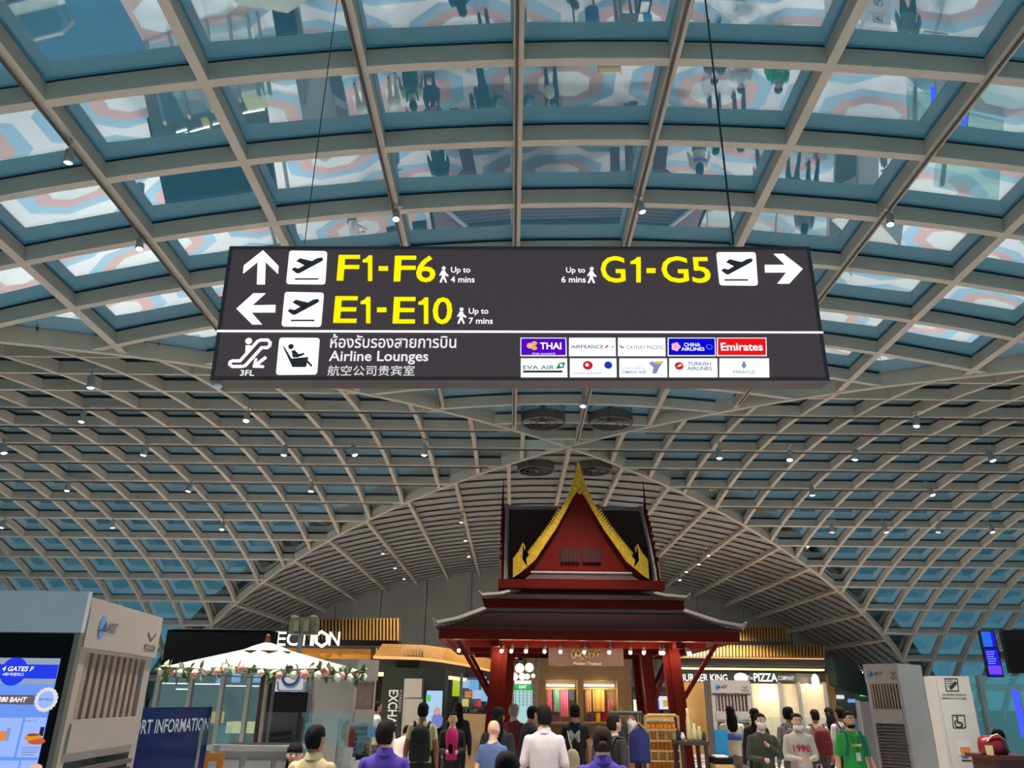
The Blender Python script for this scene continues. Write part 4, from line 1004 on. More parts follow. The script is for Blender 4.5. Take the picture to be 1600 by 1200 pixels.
for k, (u, v, rp_, dy) in enumerate(((832, 1012, .13, 0), (829, 1024, .08, .6), (812, 1044, .15, 0), (827, 1043, .15, 1.2), (804, 1057, .12, .6), (816, 1057, .12, 2.0), (824, 1057, .09, .6), (833, 1056, .07, 1.8))):
    p = at(u, v, 27+dy); g = empty('pendant_globe', p, label='warm glowing globe pendant hanging over the corridor beside the exit sign', cat='lamp', group='globe pendants over the corridor')
    MB().ball(p, rp_, 12, 8).build('globe', E_GLOBE, g, smooth=True); MB().tube([p+Vector((0, 0, rp_)), p+Vector((0, 0, rp_+.35+.1*k))], .008, 5).build('cord', M_GILT, g)
slab(770, 1040, 846, 1200, 39, .2, 'corridor_wall', mat('corridor_wall', srgb(170, 150, 118), .6, vary=.12), None, 'pale tan corridor wall behind the globe pendants', 'wall')
# ------------------------------------------------------------------ air conditioning towers
M_LOUVRE = mat('dark_louvre', srgb(92, 84, 80), .5, vary=.05)
M_VANE = mat('tan_vane', srgb(150, 130, 118), .5, vary=.08)
def make_tower(name, loc, rz, wd, dp, h, body, side, label, ny=18, logo=True):
    """Floor-standing air tower; its grille face looks along local -Y."""
    t = empty(name, loc, rz, label, 'air conditioner')
    b = lambda n, a, c, m, par=None: MB().bb(a, c).build(n, m, par or t, local=True)
    b('casing', (-wd/2, .22, 0), (wd/2, dp, h), side)
    for e in (-1, 1): b('stile', (e*wd/2, -.03, 0), (e*wd*.40, .22, h), body)
    for z0, z1 in ((0, .12), (h*.60, h*.70), (h*.865, h)): b('front_rail', (-wd*.40, -.03, z0), (wd*.40, .22, z1), body)
    b('header', (-wd/2, -.06, h*.875), (wd/2, -.03, h), body)
    b('outlet', (-wd*.40, .205, h*.70), (wd*.40, .219, h*.865), body)
    for k in range(9): b('vane', (-wd*.38+k*wd*.085, -.02, h*.70), (-wd*.38+k*wd*.085+wd*.045, .03, h*.865), M_VANE)
    b('panel', (-wd*.42, -.045, h*.62), (wd*.42, -.03, h*.69), body)
    b('intake', (-wd*.40, .205, .12), (wd*.40, .219, h*.60), body)
    for k in range(ny): b('louvre', (-wd*.40, -.06, .14+(h*.6-.16)*k/ny), (wd*.40, -.032, .14+(h*.6-.16)*(k+.55)/ny), M_LOUVRE)
    if logo:
        pl = Plane((0, -.061, h*.90), (1, 0, 0), (0, 0, 1))
        mb = MB(); mb.prism([pl.p(-wd*.34+.05*math.cos(2*math.pi*k/16), .08+.075*math.sin(2*math.pi*k/16), 0) for k in range(16)], pl.n*.004); mb.build('blue_disc', mat('logo_blue', srgb(70, 140, 205), .4, vary=0), t, local=True)
        mb = MB(); mb.prism([pl.p(-wd*.34-.06, .05, .004), pl.p(-wd*.34+.07, .055, .004), pl.p(-wd*.34+.05, .12, .004), pl.p(-wd*.34+.01, .075, .004)], pl.n*.003); mb.build('navy_swoosh', mat('logo_navy', srgb(30, 35, 90), .4, vary=0), t, local=True)
        lettering(pl, 'AOT', -wd*.34+.08, .05, -wd*.34+.26, .12, mat('logo_navy', srgb(30, 35, 90), .4, vary=0), t, bold=.02, h=.005, shear=.2, local=True)
        mb = MB(); stroke(mb, pl, [(wd*.30, .11), (wd*.36, .06), (wd*.42, .11)], .018, 0, .004); mb.build('bird_mark', M_LOUVRE, t, local=True)
        mb = MB(); stroke(mb, pl, [(wd*.28, .02), (wd*.44, .02), (wd*.44, -.01), (wd*.28, -.01), (wd*.28, .02)], .008, 0, .004); mb.build('mark_frame', M_LOUVRE, t, local=True)
    return t
M_TOWER = mat('warm_grey_enamel', srgb(168, 158, 150), .45, vary=.03)
# left tower shows its grille face sideways, next to the screen kiosk
make_tower('air_tower', (-2.91, 5.97, 0), R(95), 1.40, .5, 2.5, M_TOWER, M_TOWER, 'tall warm grey air tower with blue emblem beside the digital screen', ny=24)
make_tower('air_tower', (at(566, 1090, 13.2).x, 13.3, 0), R(52), .46, .95, at(530, 1030, 13.2).z, M_TOWER, M_TOWER, 'grey air tower with a narrow grille face behind the parasol', logo=False)
make_tower('air_tower', (at(1414, 1100, 15.4).x-.33*math.cos(R(50)), 15.4+.33*math.sin(R(50)), 0), R(-50), .66, .95, 2.62, M_TOWER, M_TOWER, 'grey air tower behind the white notice panel', ny=26)
make_tower('air_tower', (at(1143, 1100, 21).x, 21, 0), 0, 1.0, .7, at(1140, 1063, 21).z, M_TOWER, M_TOWER, 'grey air tower with a wide grille standing in front of the food shop', ny=14)

# ------------------------------------------------------------------ digital screen kiosk, left edge
M_WHITEBOX = mat('white_enamel', srgb(200, 198, 200), .45, vary=.02)
KY = 5.2
kk = empty('screen_kiosk', (at(40, 1100, KY).x, KY, 0), label='large blue digital menu screen in a black bezel under a white header', cat='screen kiosk')
xr, xl = -2.86, -4.6
MB().bb((xl, KY, 2.27), (-2.785, KY+.045, 2.53)).build('header_panel', M_WHITEBOX, kk)
MB().bb((-3.62, KY-.004, 2.28), (-3.605, KY, 2.52)).build('panel_joint', M_LOUVRE, kk)
MB().bb((xl, KY+.05, 2.27), (-3.50, KY+.75, 2.50)).build('header_box', M_WHITEBOX, kk)
KP = Plane((0, KY, 0), (1, 0, 0), (0, 0, 1))
q = [(xl, 0.3), (at(98, 1200, KY).x, .3), (at(130, 988, KY).x, 2.265), (xl, 2.265)]
MB().bb((xl, KY+.02, .0), (-2.82, KY+.04, 2.265)).build('bezel', M_BLACK, kk)
MB().bb((-2.82, KY+.0, 0), (-2.785, KY+.05, 2.265)).build('steel_edge', mat('dull_champagne_edge', srgb(118, 108, 92), .5, .2, vary=.06), kk)
kb0, kb1 = KP.st(112, 1027)
E_SKYB = emis('screen_sky_blue', srgb(105, 150, 240), .95)
E_DEEP = emis('screen_deep_blue', srgb(35, 60, 225), 1.0); E_CARD = emis('screen_card', srgb(150, 180, 245), 1.0); E_BROWN = emis('screen_brown', srgb(120, 100, 100), .8)
def kslab(u0, v0, u1, v1, m, name, h): vm = (v0+v1)/2; a0, a1 = KP.st(u0, vm)[0], min(-2.885, KP.st(u1, vm)[0]); b0, b1 = KP.st(u0, v0)[1], KP.st(u1, v1)[1]; return flat(KP, [(a0, b1), (a1, b1), (a1, b0), (a0, b0)], h, h+.002, m, kk, name)
kslab(-60, 1027, 110, 1230, E_SKYB, 'display', -.018)
kslab(-40, 1027, 114, 1070, emis('screen_food_band', srgb(150, 165, 190), .9), 'food_photo_band', -.015); kslab(-40, 1037, 114, 1061, E_DEEP, 'title_band', -.012)
mb = MB(); c0 = KP.st(20, 1049); mb.prism([KP.p(c0[0]+.085*math.cos(2*math.pi*j/24), c0[1]+.085*math.sin(2*math.pi*j/24), -.010) for j in range(24)], KP.n*.002); mb.build('round_badge', E_DEEP, kk)
letter_px(KP, 'LEVEL 4 GATES F', -28, 1041, 52, 1048.5, E_WHITE, kk, h=-.006, bold=.015, shear=.2); letter_px(KP, '4楼F号登机口', 3, 1051, 36, 1056, E_WHITE, kk, h=-.006, bold=.0)
kslab(-40, 1085, 52, 1101, E_BROWN, 'price_band', -.012); kslab(88, 1085, 110, 1101, E_BROWN, 'price_band', -.012)
letter_px(KP, '280 BAHT', -4, 1089, 41, 1097, E_WHITE, kk, h=-.006, bold=.02, shear=.15)
mb = MB(); c0 = KP.st(71, 1093); mb.prism([KP.p(c0[0]+(.068+.006*(j % 2))*math.cos(2*math.pi*j/36), c0[1]+(.068+.006*(j % 2))*math.sin(2*math.pi*j/36), -.010) for j in range(36)], KP.n*.002); mb.build('seal', emis('seal_cream', srgb(225, 220, 225), .95), kk)
mb = MB(); mb.prism([KP.p(c0[0]+.05*math.cos(2*math.pi*j/24), c0[1]+.05*math.sin(2*math.pi*j/24), -.0075) for j in range(24)], KP.n*.002); mb.build('seal_core', E_CARD, kk); letter_px(KP, 'BEST PRICE', 61, 1091, 81, 1095, emis('seal_text', srgb(80, 90, 170), .8), kk, h=-.004, bold=.01)
for u0, v0, u1, v1 in ((-40, 1121, 27, 1183), (31, 1121, 90, 1184), (-40, 1188, 24, 1230), (27, 1188, 86, 1230)): kslab(u0, v0, u1, v1, E_CARD, 'menu_card', -.012)
def blob(u, v, rx, rz_, c, name): p = KP.pu(u, v); MB().ball((p.x, KY-.0, p.z), (rx, .012, rz_), 12, 8).build(name, emis('menu_%d_%d_%d' % c, srgb(*c), .9), kk, smooth=True)
blob(52, 1153, .055, .022, (225, 150, 50), 'burger_picture'); blob(57, 1158, .055, .02, (205, 90, 60), 'fries_picture'); blob(52, 1149, .04, .012, (150, 80, 35), 'burger_bun'); blob(3, 1150, .03, .03, (230, 140, 70), 'dish_picture'); blob(56, 1199, .04, .02, (230, 190, 170), 'dish_picture')
kslab(61, 1136, 71, 1150, emis('cola_cup', srgb(55, 35, 60), .8), 'cup_picture', -.008); kslab(8, 1137, 14, 1158, emis('bottle_pic', srgb(120, 160, 220), .9), 'bottle_picture', -.008)
letter_px(KP, 'Burger Set', 37, 1125, 56, 1128, emis('menu_text', srgb(60, 70, 130), .8), kk, h=-.008)
for k in range(4): kslab(31+1, 1168+3.6*k, 62-3*k, 1169+3.6*k, emis('menu_text', srgb(60, 70, 130), .8), 'menu_line', -.009)

# ------------------------------------------------------------------ information panel, glass partition and small stands, left
I0, I1 = at(216, 1107, 7.0), at(332, 1104.5, 8.1)
IP = Plane((I0.x, I0.y, 0), (I1.x-I0.x, I1.y-I0.y, 0), (0, 0, 1)); iw = Vector((I1.x-I0.x, I1.y-I0.y)).length
ib = empty('information_screen', (I0.x, I0.y, 0), label='dark navy glass panel with white airport information lettering', cat='screen')
flat(IP, [(-.25, .1), (iw, .1), (iw, I1.z), (-.25, I1.z)], -.02, .0, mat('navy_glass_panel', srgb(14, 32, 84), .12, vary=.05), ib, 'glass_sheet')
a0, b0 = IP.st(231, 1149.5); a1, b1 = IP.st(328, 1120)
lettering(IP, 'AIRPORT INFORMATION', a1-(a1-a0)*1.52, (IP.st(240, 1146)[1]), a1, IP.st(240, 1124)[1], mat('white_print', srgb(190, 195, 205), .5, vary=0), ib, bold=.012, h=.003)
for a in (-.15, iw-.1): MB().bb((IP.p(a, 0).x-.06, IP.p(a, 0).y-.06, 0), (IP.p(a, 0).x+.06, IP.p(a, 0).y+.06, .1)).build('foot', M_STEEL, ib)
st = empty('acrylic_stand', (at(320, 1180, 6.6).x, 6.6, 0), label='slim steel and acrylic leaflet stand with an orange card', cat='stand')
pa, pb = at(316, 1133, 6.6), at(305, 1210, 6.6)
MB().tube([pa, (pa.x, 6.6, 0)], .012, 8).build('post', M_STEEL, st); MB().bb((pa.x, 6.58, 1.55), (pa.x+.24, 6.59, pa.z)).build('acrylic_sheet', M_CLEAR, st)
ca, cb_ = at(322, 1176, 6.57), at(346, 1215, 6.57); MB().bb((ca.x, 6.56, cb_.z), (cb_.x, 6.575, ca.z)).build('orange_card', mat('orange_card', srgb(215, 130, 40), .5, vary=.06), st); MB().bb((ca.x+.035, 6.552, cb_.z+.05), (cb_.x-.05, 6.56, ca.z-.06)).build('card_picture', M_WHITEBOX, st)
MB().lathe((pa.x, 6.6, 0), [(.16, 0), (.16, .02), (.03, .03)], 16).build('base', M_STEEL, st)
# white counter under the parasol
ct = empty('service_counter', (at(418, 1190, 8.2).x, 8.4, 0), label='white panelled service counter below the parasol', cat='counter')
ca, cb_ = at(330, 1164, 8.2), at(452, 1164, 8.2)
M_PAINT = mat('off_white_panel', srgb(190, 184, 176), .5, vary=.03)
MB().bb((ca.x, 8.2, 0), (cb_.x, 8.7, ca.z-.05)).build('body', M_PAINT, ct); MB().bb((ca.x-.03, 8.16, ca.z-.05), (cb_.x+.03, 8.74, ca.z)).build('top', M_PAINT, ct)
for k in range(3): MB().bb((ca.x+.05+.3*k, 8.185, .15), (ca.x+.30+.3*k, 8.2, ca.z-.12)).build('raised_panel', M_PAINT, ct)
for k in range(2): MB().bb((ca.x+.5+.42*k, 8.17, ca.z), (ca.x+.9+.42*k, 8.18, ca.z+.30)).build('glass_screen', M_CLEAR, ct)

# ------------------------------------------------------------------ parasol with flower garland
UY = 9.0
ap = at(405, 1003, UY); lf, rg_ = at(247, 1042, UY), at(562, 1052, UY)
ux, ur, uz = (lf.x+rg_.x)/2, (rg_.x-lf.x)/2, (lf.z+rg_.z)/2
par = empty('parasol', (ux, UY+.2, 0), label='cream garden parasol with a dark red pole and wooden finial', cat='parasol')
M_CANVAS = mat('cream_canvas', srgb(168, 161, 145), .8, vary=.03)
sq = [(ux+ur*1.0*math.cos(R(a))*(1.0), UY+.2+ur*1.0*math.sin(R(a))) for a in range(0, 360, 45)]
for k in range(8):
    p0, p1 = sq[k], sq[(k+1) % 8]; top = Vector((ux, UY+.2, ap.z-.02)); n = 6; rgs = []
    for i in range(n+1):
        t = i/n; q0 = Vector((*p0, uz)).lerp(top, t); q1 = Vector((*p1, uz)).lerp(top, t)
        sag = .05*math.sin(math.pi*t); md = (q0+q1)/2-Vector((0, 0, sag+.02*(1-t)))
        rgs.append([q0, md, q1, q1+Vector((0, 0, .008)), md+Vector((0, 0, .008)), q0+Vector((0, 0, .008))])
    MB().rings(rgs).build('canopy_panel', M_CANVAS, par)
    MB().tube([Vector((*p0, uz-.01)), top-Vector((0, 0, .03))], .012, 5).build('rib', mat('red_brown_wood', srgb(88, 36, 22), .4, vary=.1), par)
MB().lathe((ux, UY+.2, ap.z-.07), [(.30, -.02), (.18, .03), (.04, .075)], 8).build('vent_cap', M_CANVAS, par)
MB().lathe((ux, UY+.2, ap.z), [(.02, 0), (.035, .03), (.02, .06), (.03, .075), (.012, .10)], 10).build('finial', MATS['red_brown_wood'], par, smooth=True)
MB().tube([(ux, UY+.2, 0), (ux, UY+.2, ap.z)], .026, 10).build('pole', MATS['red_brown_wood'], par); MB().lathe((ux, UY+.2, 0), [(.26, 0), (.26, .06), (.05, .1)], 16).build('base', M_STEEL, par)
gar = empty('flower_garland', (ux, UY+.2, uz), label='garland of pink and cream roses with green leaves round the parasol rim', cat='garland')
LEAFS = [mat('leaf_dark', srgb(62, 86, 48), .6, vary=.2), mat('leaf_pale', srgb(132, 146, 104), .6, vary=.2)]
ROSES = [mat('rose_pink', srgb(222, 150, 140), .6, vary=.12), mat('rose_cream', srgb(232, 222, 195), .6, vary=.06)]
leaf_me, rose_me = {}, {}
def loose(name, me, loc, rot, sc_, parent):
    o = bpy.data.objects.new(name, me); COL.objects.link(o); o.parent = parent
    o.location = Vector(loc)-parent.location; o.rotation_euler = rot; o.scale = (sc_,)*3
    return o
for i, m in enumerate(LEAFS):
    o = MB().prism([(0, -.012, 0), (.03, -.03, .006), (.07, -.022, .01), (.11, 0, 0), (.07, .022, .01), (.03, .03, .006), (0, .012, 0)], (0, 0, .003)).build('leaf', m); leaf_me[i] = o.data; bpy.data.objects.remove(o)
for i, m in enumerate(ROSES):
    mb = MB()
    for ly in range(3):
        for k in range(5):
            t = 2*math.pi*k/5+ly*.6; r = .040-.011*ly; c, s = math.cos(t), math.sin(t)
            mb.ball((r*.55*c, r*.55*s, .008*ly), (.030-.006*ly, .030-.006*ly, .026-.003*ly), 7, 5)
    mb.ball((0, 0, .03), .014, 7, 5)
    o = mb.build('rose', m, smooth=True); rose_me[i] = o.data; bpy.data.objects.remove(o)
rnd = random.Random(3)
def rim(t):      # point on the octagonal rim
    k = int(t) % 8; f = t-int(t); p0, p1 = sq[k], sq[(k+1) % 8]
    return Vector((p0[0]+(p1[0]-p0[0])*f, p0[1]+(p1[1]-p0[1])*f, uz-.03-.02*math.sin(math.pi*f)))
MB().tube([rim(k/4) for k in range(33)], .007, 5).build('vine', LEAFS[0], gar)
for k in range(168):
    p = rim(3.4+5.2*k/168)
    loose('leaf', leaf_me[0 if rnd.random() < .62 else 1], p+Vector((rnd.uniform(-.03, .03), rnd.uniform(-.04, .02), rnd.uniform(-.045, .05))), (rnd.uniform(-1.4, 1.4), rnd.uniform(-1.4, 1.4), rnd.uniform(0, 6.28)), rnd.uniform(.6, 1.0), gar)
for k in range(30):
    p = rim(3.5+5.0*(k+rnd.uniform(-.3, .3))/30); out = Vector((p.x-ux, p.y-UY-.2, 0)).normalized()
    loose('rose', rose_me[0 if k % 2 == 0 else 1], p+out*.03+Vector((0, 0, rnd.uniform(-.03, .03))), (R(80), 0, math.atan2(out.y, out.x)+R(90)), rnd.uniform(.7, 1.05), gar)

# ------------------------------------------------------------------ behind the parasol
bx_ = empty('black_hoarding', (at(340, 1000, 14).x, 14.2, 0), label='large matt black hoarding behind the parasol', cat='hoarding')
slab(262, 984, 428, 1060, 14, .3, 'panel', M_BLACK, bx_, bottom=0); slab(260, 982.5, 430, 984, 13.98, .34, 'top_edge', M_STEEL, bx_)
gb = empty('glass_booth', (at(330, 1100, 12).x, 12.2, 0), label='grey framed glass booth with thin white light lines under the parasol', cat='booth')
slab(245, 1050, 420, 1200, 13.3, .1, 'rear_wall', mat('olive_grey_booth_wall', srgb(96, 93, 76), .5, vary=.1), gb, bottom=0)
for u in (247, 298, 347, 388, 412): slab(u, 1046, u+6, 1200, 12, .1, 'mullion', M_GREYBOX, gb, bottom=0)
for u0, u1 in ((253, 298), (304, 347), (353, 388), (394, 412)): slab(u0, 1050, u1, 1200, 12.04, .02, 'pane', M_CLEAR, gb, bottom=.1)
for u0, u1, v in ((250, 300, 1067), (304, 345, 1068), (352, 404, 1071), (275, 298, 1076)): slab(u0, v, u1, v+1.6, 12.6, .03, 'light_line', E_TUBE, gb)
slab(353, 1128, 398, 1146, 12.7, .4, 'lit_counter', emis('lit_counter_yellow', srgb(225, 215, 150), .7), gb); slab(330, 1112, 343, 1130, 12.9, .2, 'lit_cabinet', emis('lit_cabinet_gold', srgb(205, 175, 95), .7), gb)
for u0, u1, v0, v1 in ((338, 346, 1050, 1068), (362, 374, 1052, 1066), (392, 408, 1054, 1066)): slab(u0, v0, u1, v1, 13.2, .05, 'small_screen', emis('booth_screen', srgb(140, 170, 225), .9), gb)
tg = empty('toll_sign', (at(454, 1060, 11).x, 11.1, 0), label='white sign with a blue ring above a black panel beside the air tower', cat='sign')
slab(432, 1034, 477, 1081, 11, .06, 'board', M_WHITEBOX, tg); slab(429, 1081, 476, 1119, 11, .3, 'black_panel', M_BLACK, tg, bottom=0); slab(474, 1046, 496, 1200, 11.2, .3, 'side_panel', M_GREYBOX, tg, bottom=0)
TP = fplane(10.99); mb = MB(); c0 = TP.st(454, 1058); stroke(mb, TP, [(c0[0]+.105*math.cos(2*math.pi*j/24), c0[1]+.095*math.sin(2*math.pi*j/24)) for j in range(25)], .03, 0, .01); mb.build('blue_ring', mat('sign_blue', srgb(50, 95, 165), .5, vary=0), tg)
mb = MB(); stroke(mb, TP, [TP.st(*p) for p in ((434, 1064), (434, 1077), (437, 1079), (472, 1079), (475, 1077), (475, 1064))], .012, 0, .01); mb.build('blue_border', MATS['sign_blue'], tg)
pl_ = empty('speaker_post', (at(472, 990, 16).x, 16.2, 0), label='grey twin loudspeaker box on a slim pole before the lit capitals', cat='speaker')
slab(452, 964, 494, 991, 16, .25, 'box', mat('khaki_grey_box', srgb(112, 108, 92), .5, vary=.04), pl_); slab(459, 969, 467, 986, 15.98, .02, 'grille', mat('khaki_pale', srgb(140, 134, 110), .6, vary=.04), pl_); slab(475, 969, 483, 986, 15.98, .02, 'grille', MATS['khaki_pale'], pl_)
for u in (455, 486): slab(u, 961, u+7, 964, 16, .2, 'cap', M_PAINT, pl_)
p = at(470, 991, 16.12); MB().tube([p, (p.x, 16.12, 0)], .05, 8).build('pole', M_STEEL, pl_)
# information desk with acrylic screens, centre left
dk = empty('information_desk', (at(560, 1190, 9.2).x, 9.4, 0), label='steel edged desk with clear screens and leaflets between the purple and cream shirts', cat='desk')
da, db = at(524, 1190, 9.2), at(600, 1190, 9.2)
MB().bb((da.x, 9.2, 0), (db.x, 9.8, da.z)).build('body', M_PAINT, dk); MB().tube([(da.x, 9.2, 0), at(533, 1123, 9.2)], .022, 8).build('steel_post', M_STEEL, dk)
slab(533, 1123, 592, 1190, 9.25, .012, 'clear_screen', M_CLEAR, dk); slab(545, 1134, 553, 1168, 9.4, .02, 'red_poster', mat('red_poster', srgb(190, 60, 80), .5, vary=.1), dk); slab(536, 1168, 550, 1196, 9.15, .02, 'notice', M_WHITEBOX, dk); slab(574, 1135, 586, 1152, 9.4, .02, 'blue_notice', mat('blue_notice', srgb(90, 120, 170), .5, vary=.1), dk); slab(556, 1160, 570, 1190, 9.5, .1, 'monitor', M_BLACK, dk); slab(478, 1130, 486, 1172, 9.6, .05, 'cyan_banner', mat('cyan_banner', srgb(150, 205, 220), .5, vary=.06), dk, bottom=.2)

# ------------------------------------------------------------------ right side: white notice panel, screens, desk, neon
wp = empty('notice_panel', (at(1490, 1150, 10.5).x, 10.6, 0), label='tall white notice panel with form, wheelchair and map pictograms', cat='panel')
w0, w1 = at(1457, 1056, 10.5), at(1513, 1056, 10.5)
WPL = Plane((w0.x, 10.5, 0), (1, 0, 0), (0, 0, 1))
M_WP = mat('warm_white_panel', srgb(196, 188, 180), .45, vary=.02)
MB().bb((w0.x+.04, 10.5, 0), (w1.x, 10.72, w0.z)).build('board', M_WP, wp); MB().bb((w0.x, 10.5, 0), (w0.x+.035, 10.74, w0.z)).build('side_rail', M_PAINT, wp)
M_INK = mat('black_print', (.02, .02, .03), .5, vary=0)
def px8(x, y): return WPL.st(1380+x/5.218, 970+y/5.218)
def frame8(x0, y0, x1, y1): 
    mb = MB(); stroke(mb, WPL, [px8(x0, y0), px8(x1, y0), px8(x1+10, y1), px8(x0+10, y1), px8(x0, y0)], .010, 0, .004); mb.build('pictogram_frame', M_INK, wp)
frame8(503, 472, 603, 572); frame8(562, 770, 660, 872)
mb = MB(); stroke(mb, WPL, [px8(548, 550), px8(590, 502)], .032, 0, .005); mb.build('pencil', M_INK, wp)
for y in (490, 510, 530): mb = MB(); stroke(mb, WPL, [px8(520, y), px8(565, y)], .006, 0, .004); mb.build('form_line', M_INK, wp)
mb = MB(); stroke(mb, WPL, [px8(*p) for p in ((602, 795), (606, 828), (634, 830), (648, 852))], .016, 0, .004); mb.build('wheelchair_figure', M_INK, wp)
mb = MB(); c0 = px8(612, 838); stroke(mb, WPL, [(c0[0]+.042*math.cos(R(a)), c0[1]+.042*math.sin(R(a))) for a in range(120, 380, 20)], .012, 0, .004); mb.build('wheel', M_INK, wp)
mb = MB(); c0 = px8(600, 788); mb.prism([WPL.p(c0[0]+.013*math.cos(2*math.pi*j/12), c0[1]+.013*math.sin(2*math.pi*j/12), 0) for j in range(12)], WPL.n*.004); mb.build('wheelchair_head', M_INK, wp)
for s_, y0, y1 in (('แบบฟอร์มการเดินทาง', 592, 610), ('IMMIGRATION FORM', 626, 638)):
    a0, b0 = px8(480, y1); a1, b1 = px8(672, y0); lettering(WPL, s_, a0, b0, a1, b1, M_INK, wp, bold=.012)
for (x0, y0, x1, y1, m, n_) in ((615, 975, 705, 1100, mat('pale_poster', srgb(205, 198, 196), .5, vary=.04), 'poster'), (632, 1030, 705, 1088, mat('orange_map', srgb(205, 125, 60), .5, vary=.25, scale=30), 'map_picture'), (640, 1098, 692, 1115, MATS['sign_blue'], 'poster_mark'), (640, 1134, 715, 1141, M_INK, 'caption_bar')):
    a0, b0 = px8(x0, y1); a1, b1 = px8(x1, y0); flat(WPL, [(a0, b0), (a1, b0), (a1, b1), (a0, b1)], 0, .003 if n_ == 'poster' else .005, m, wp, n_)
# flight screens hung from a bracket
def hung_screen(u0, v0, u1, v1, Y, rz, label, lit):
    p, q = at(u0, v0, Y), at(u1, v1, Y); wd, h = (q.x-p.x), p.z-q.z
    o = empty('flight_screen', ((p.x+q.x)/2, Y, q.z), rz, label, 'screen')
    b = lambda n, a, c, m: MB().bb(a, c).build(n, m, o, local=True)
    b('case', (-wd/2, 0, 0), (wd/2, .07, h), M_BLACK)
    if lit:
        b('display', (-wd/2+.012, -.004, .012), (wd/2-.012, 0, h-.012), emis('flight_blue', srgb(35, 30, 215), 1.0))
        b('sky_picture', (-wd/2+.012, -.007, h*.64), (wd/2-.05, -.004, h-.012), emis('flight_sky', srgb(40, 105, 235), 1.0)); b('violet_band', (-wd/2+.012, -.007, .03), (wd/2-.012, -.004, h*.24), emis('flight_violet', srgb(120, 70, 245), 1.0)); b('dark_band', (-wd/2+.012, -.0075, h*.60), (wd/2-.012, -.005, h*.645), M_BLACK)
        for k in range(6): b('text_line', (-wd*.36, -.008, h*(.28+.05*k)), (wd*(.1+.06*(k % 3)), -.0045, h*(.295+.05*k)), emis('flight_text', srgb(150, 165, 250), 1.0))
    MB().bb((0, .07, h*.4), (wd/2+1.6, .13, h*.4+.08)).build('bracket_arm', M_CHAR, o, local=True); MB().tube([(wd/2+1.6, .12, -q.z), (wd/2+1.6, .12, h)], .05, 8).build('post', M_CHAR, o, local=True)
hung_screen(1531, 985, 1568, 1058, 9.4, R(-14), 'tall blue flight information screen beside the blank black screen', True)
hung_screen(1566, 984, 1625, 1052, 9.0, R(-6), 'blank black screen hung beside the blue flight screen', False)
ne = empty('neon_post', (at(1592, 1120, 12.5).x, 12.5, 0), label='steel post carrying a bright blue vertical neon tube', cat='lamp')
p0, p1 = at(1585, 1078, 12.5), at(1597, 1152, 12.5); MB().tube([(p0.x, 12.5, p0.z), (p0.x, 12.5, p1.z)], .045, 10).build('neon_tube', emis('neon_blue', (.03, .05, 1.0), 2.2), ne)
MB().tube([(p0.x+.09, 12.58, 0), (p0.x+.09, 12.58, p0.z+.05)], .03, 8).build('post', M_STEEL, ne); MB().bb((p0.x-.2, 12.4, 0), (p0.x+.3, 12.8, .03)).build('base', M_STEEL, ne)
gp = empty('glass_barrier', (at(1560, 1100, 14).x, 14, 0), label='clear glass barrier with steel post behind the red bag', cat='barrier')
slab(1512, 1055, 1640, 1200, 14, .02, 'pane', glassmat('green_glass', .10, (.70, .84, .80), (.9, 1, .98), .02, .3), gp, bottom=.05); slab(1528, 1055, 1534, 1200, 13.95, .08, 'post', M_STEEL, gp, bottom=0)
gq = empty('glass_barrier', (at(1320, 1100, 19).x, 19, 0), label='clear glass barrier behind the people near the food shop', cat='barrier')
slab(1150, 1120, 1345, 1200, 19, .02, 'pane', M_CLEAR, gq, bottom=.05)
for u in (1150, 1235, 1342): slab(u, 1118, u+3, 1200, 18.97, .06, 'post', M_STEEL, gq, bottom=0)
gd = empty('grey_door', (at(1362, 1140, 18).x, 18, 0), label='plain grey lift door panel beside the air tower', cat='door')
slab(1342, 1096, 1376, 1200, 18, .1, 'leaf', mat('door_grey', srgb(96, 92, 96), .5, vary=.06), gd, bottom=0); slab(1340, 1094, 1343, 1200, 17.98, .14, 'frame', M_STEEL, gd, bottom=0)
wd_ = empty('wooden_desk', (at(1580, 1190, 9.6).x, 9.8, 0), label='dark red wooden desk at the foot of the blue neon', cat='desk')
da, db = at(1552, 1181, 9.6), at(1640, 1181, 9.6); M_DESK = mat('dark_red_desk', srgb(70, 26, 20), .4, vary=.1)
MB().bb((da.x, 9.6, da.z-.04), (db.x, 10.2, da.z)).build('top', M_DESK, wd_); MB().bb((da.x+.05, 9.66, 0), (db.x, 10.15, da.z-.04)).build('body', M_DESK, wd_)
for k in range(3): MB().bb((da.x+.08+.22*k, 9.645, .2), (da.x+.26+.22*k, 9.66, da.z-.15)).build('panel', M_DKWOOD, wd_)
bg_ = empty('red_bag', (at(1559, 1165, 9.75).x, 9.85, da.z), label='dark red bag with a cream tag lying on the wooden desk', cat='bag')
c = Vector((at(1559, 1165, 9.75).x, 9.85, da.z)); rgs = [[(c.x+.17*f*math.cos(2*math.pi*j/16), c.y+.10*f*math.sin(2*math.pi*j/16), c.z+h) for j in range(16)] for h, f in ((.0, .85), (.03, 1.0), (.12, 1.0), (.17, .9), (.20, .6))]
MB().rings(rgs).build('body', mat('burgundy_leather', srgb(120, 14, 24), .35, vary=.1), bg_, smooth=True); MB().tube([c+Vector((-.10, -.08, .14)), c+Vector((-.05, -.10, .20)), c+Vector((.02, -.10, .22)), c+Vector((.10, -.08, .16))], .008, 6).build('strap', M_PAINT, bg_); MB().bb((c.x-.15, c.y-.115, c.z-.0), (c.x-.07, c.y-.105, c.z+.10)).build('tag', mat('cream_tag', srgb(210, 195, 140), .6, vary=.04), bg_)

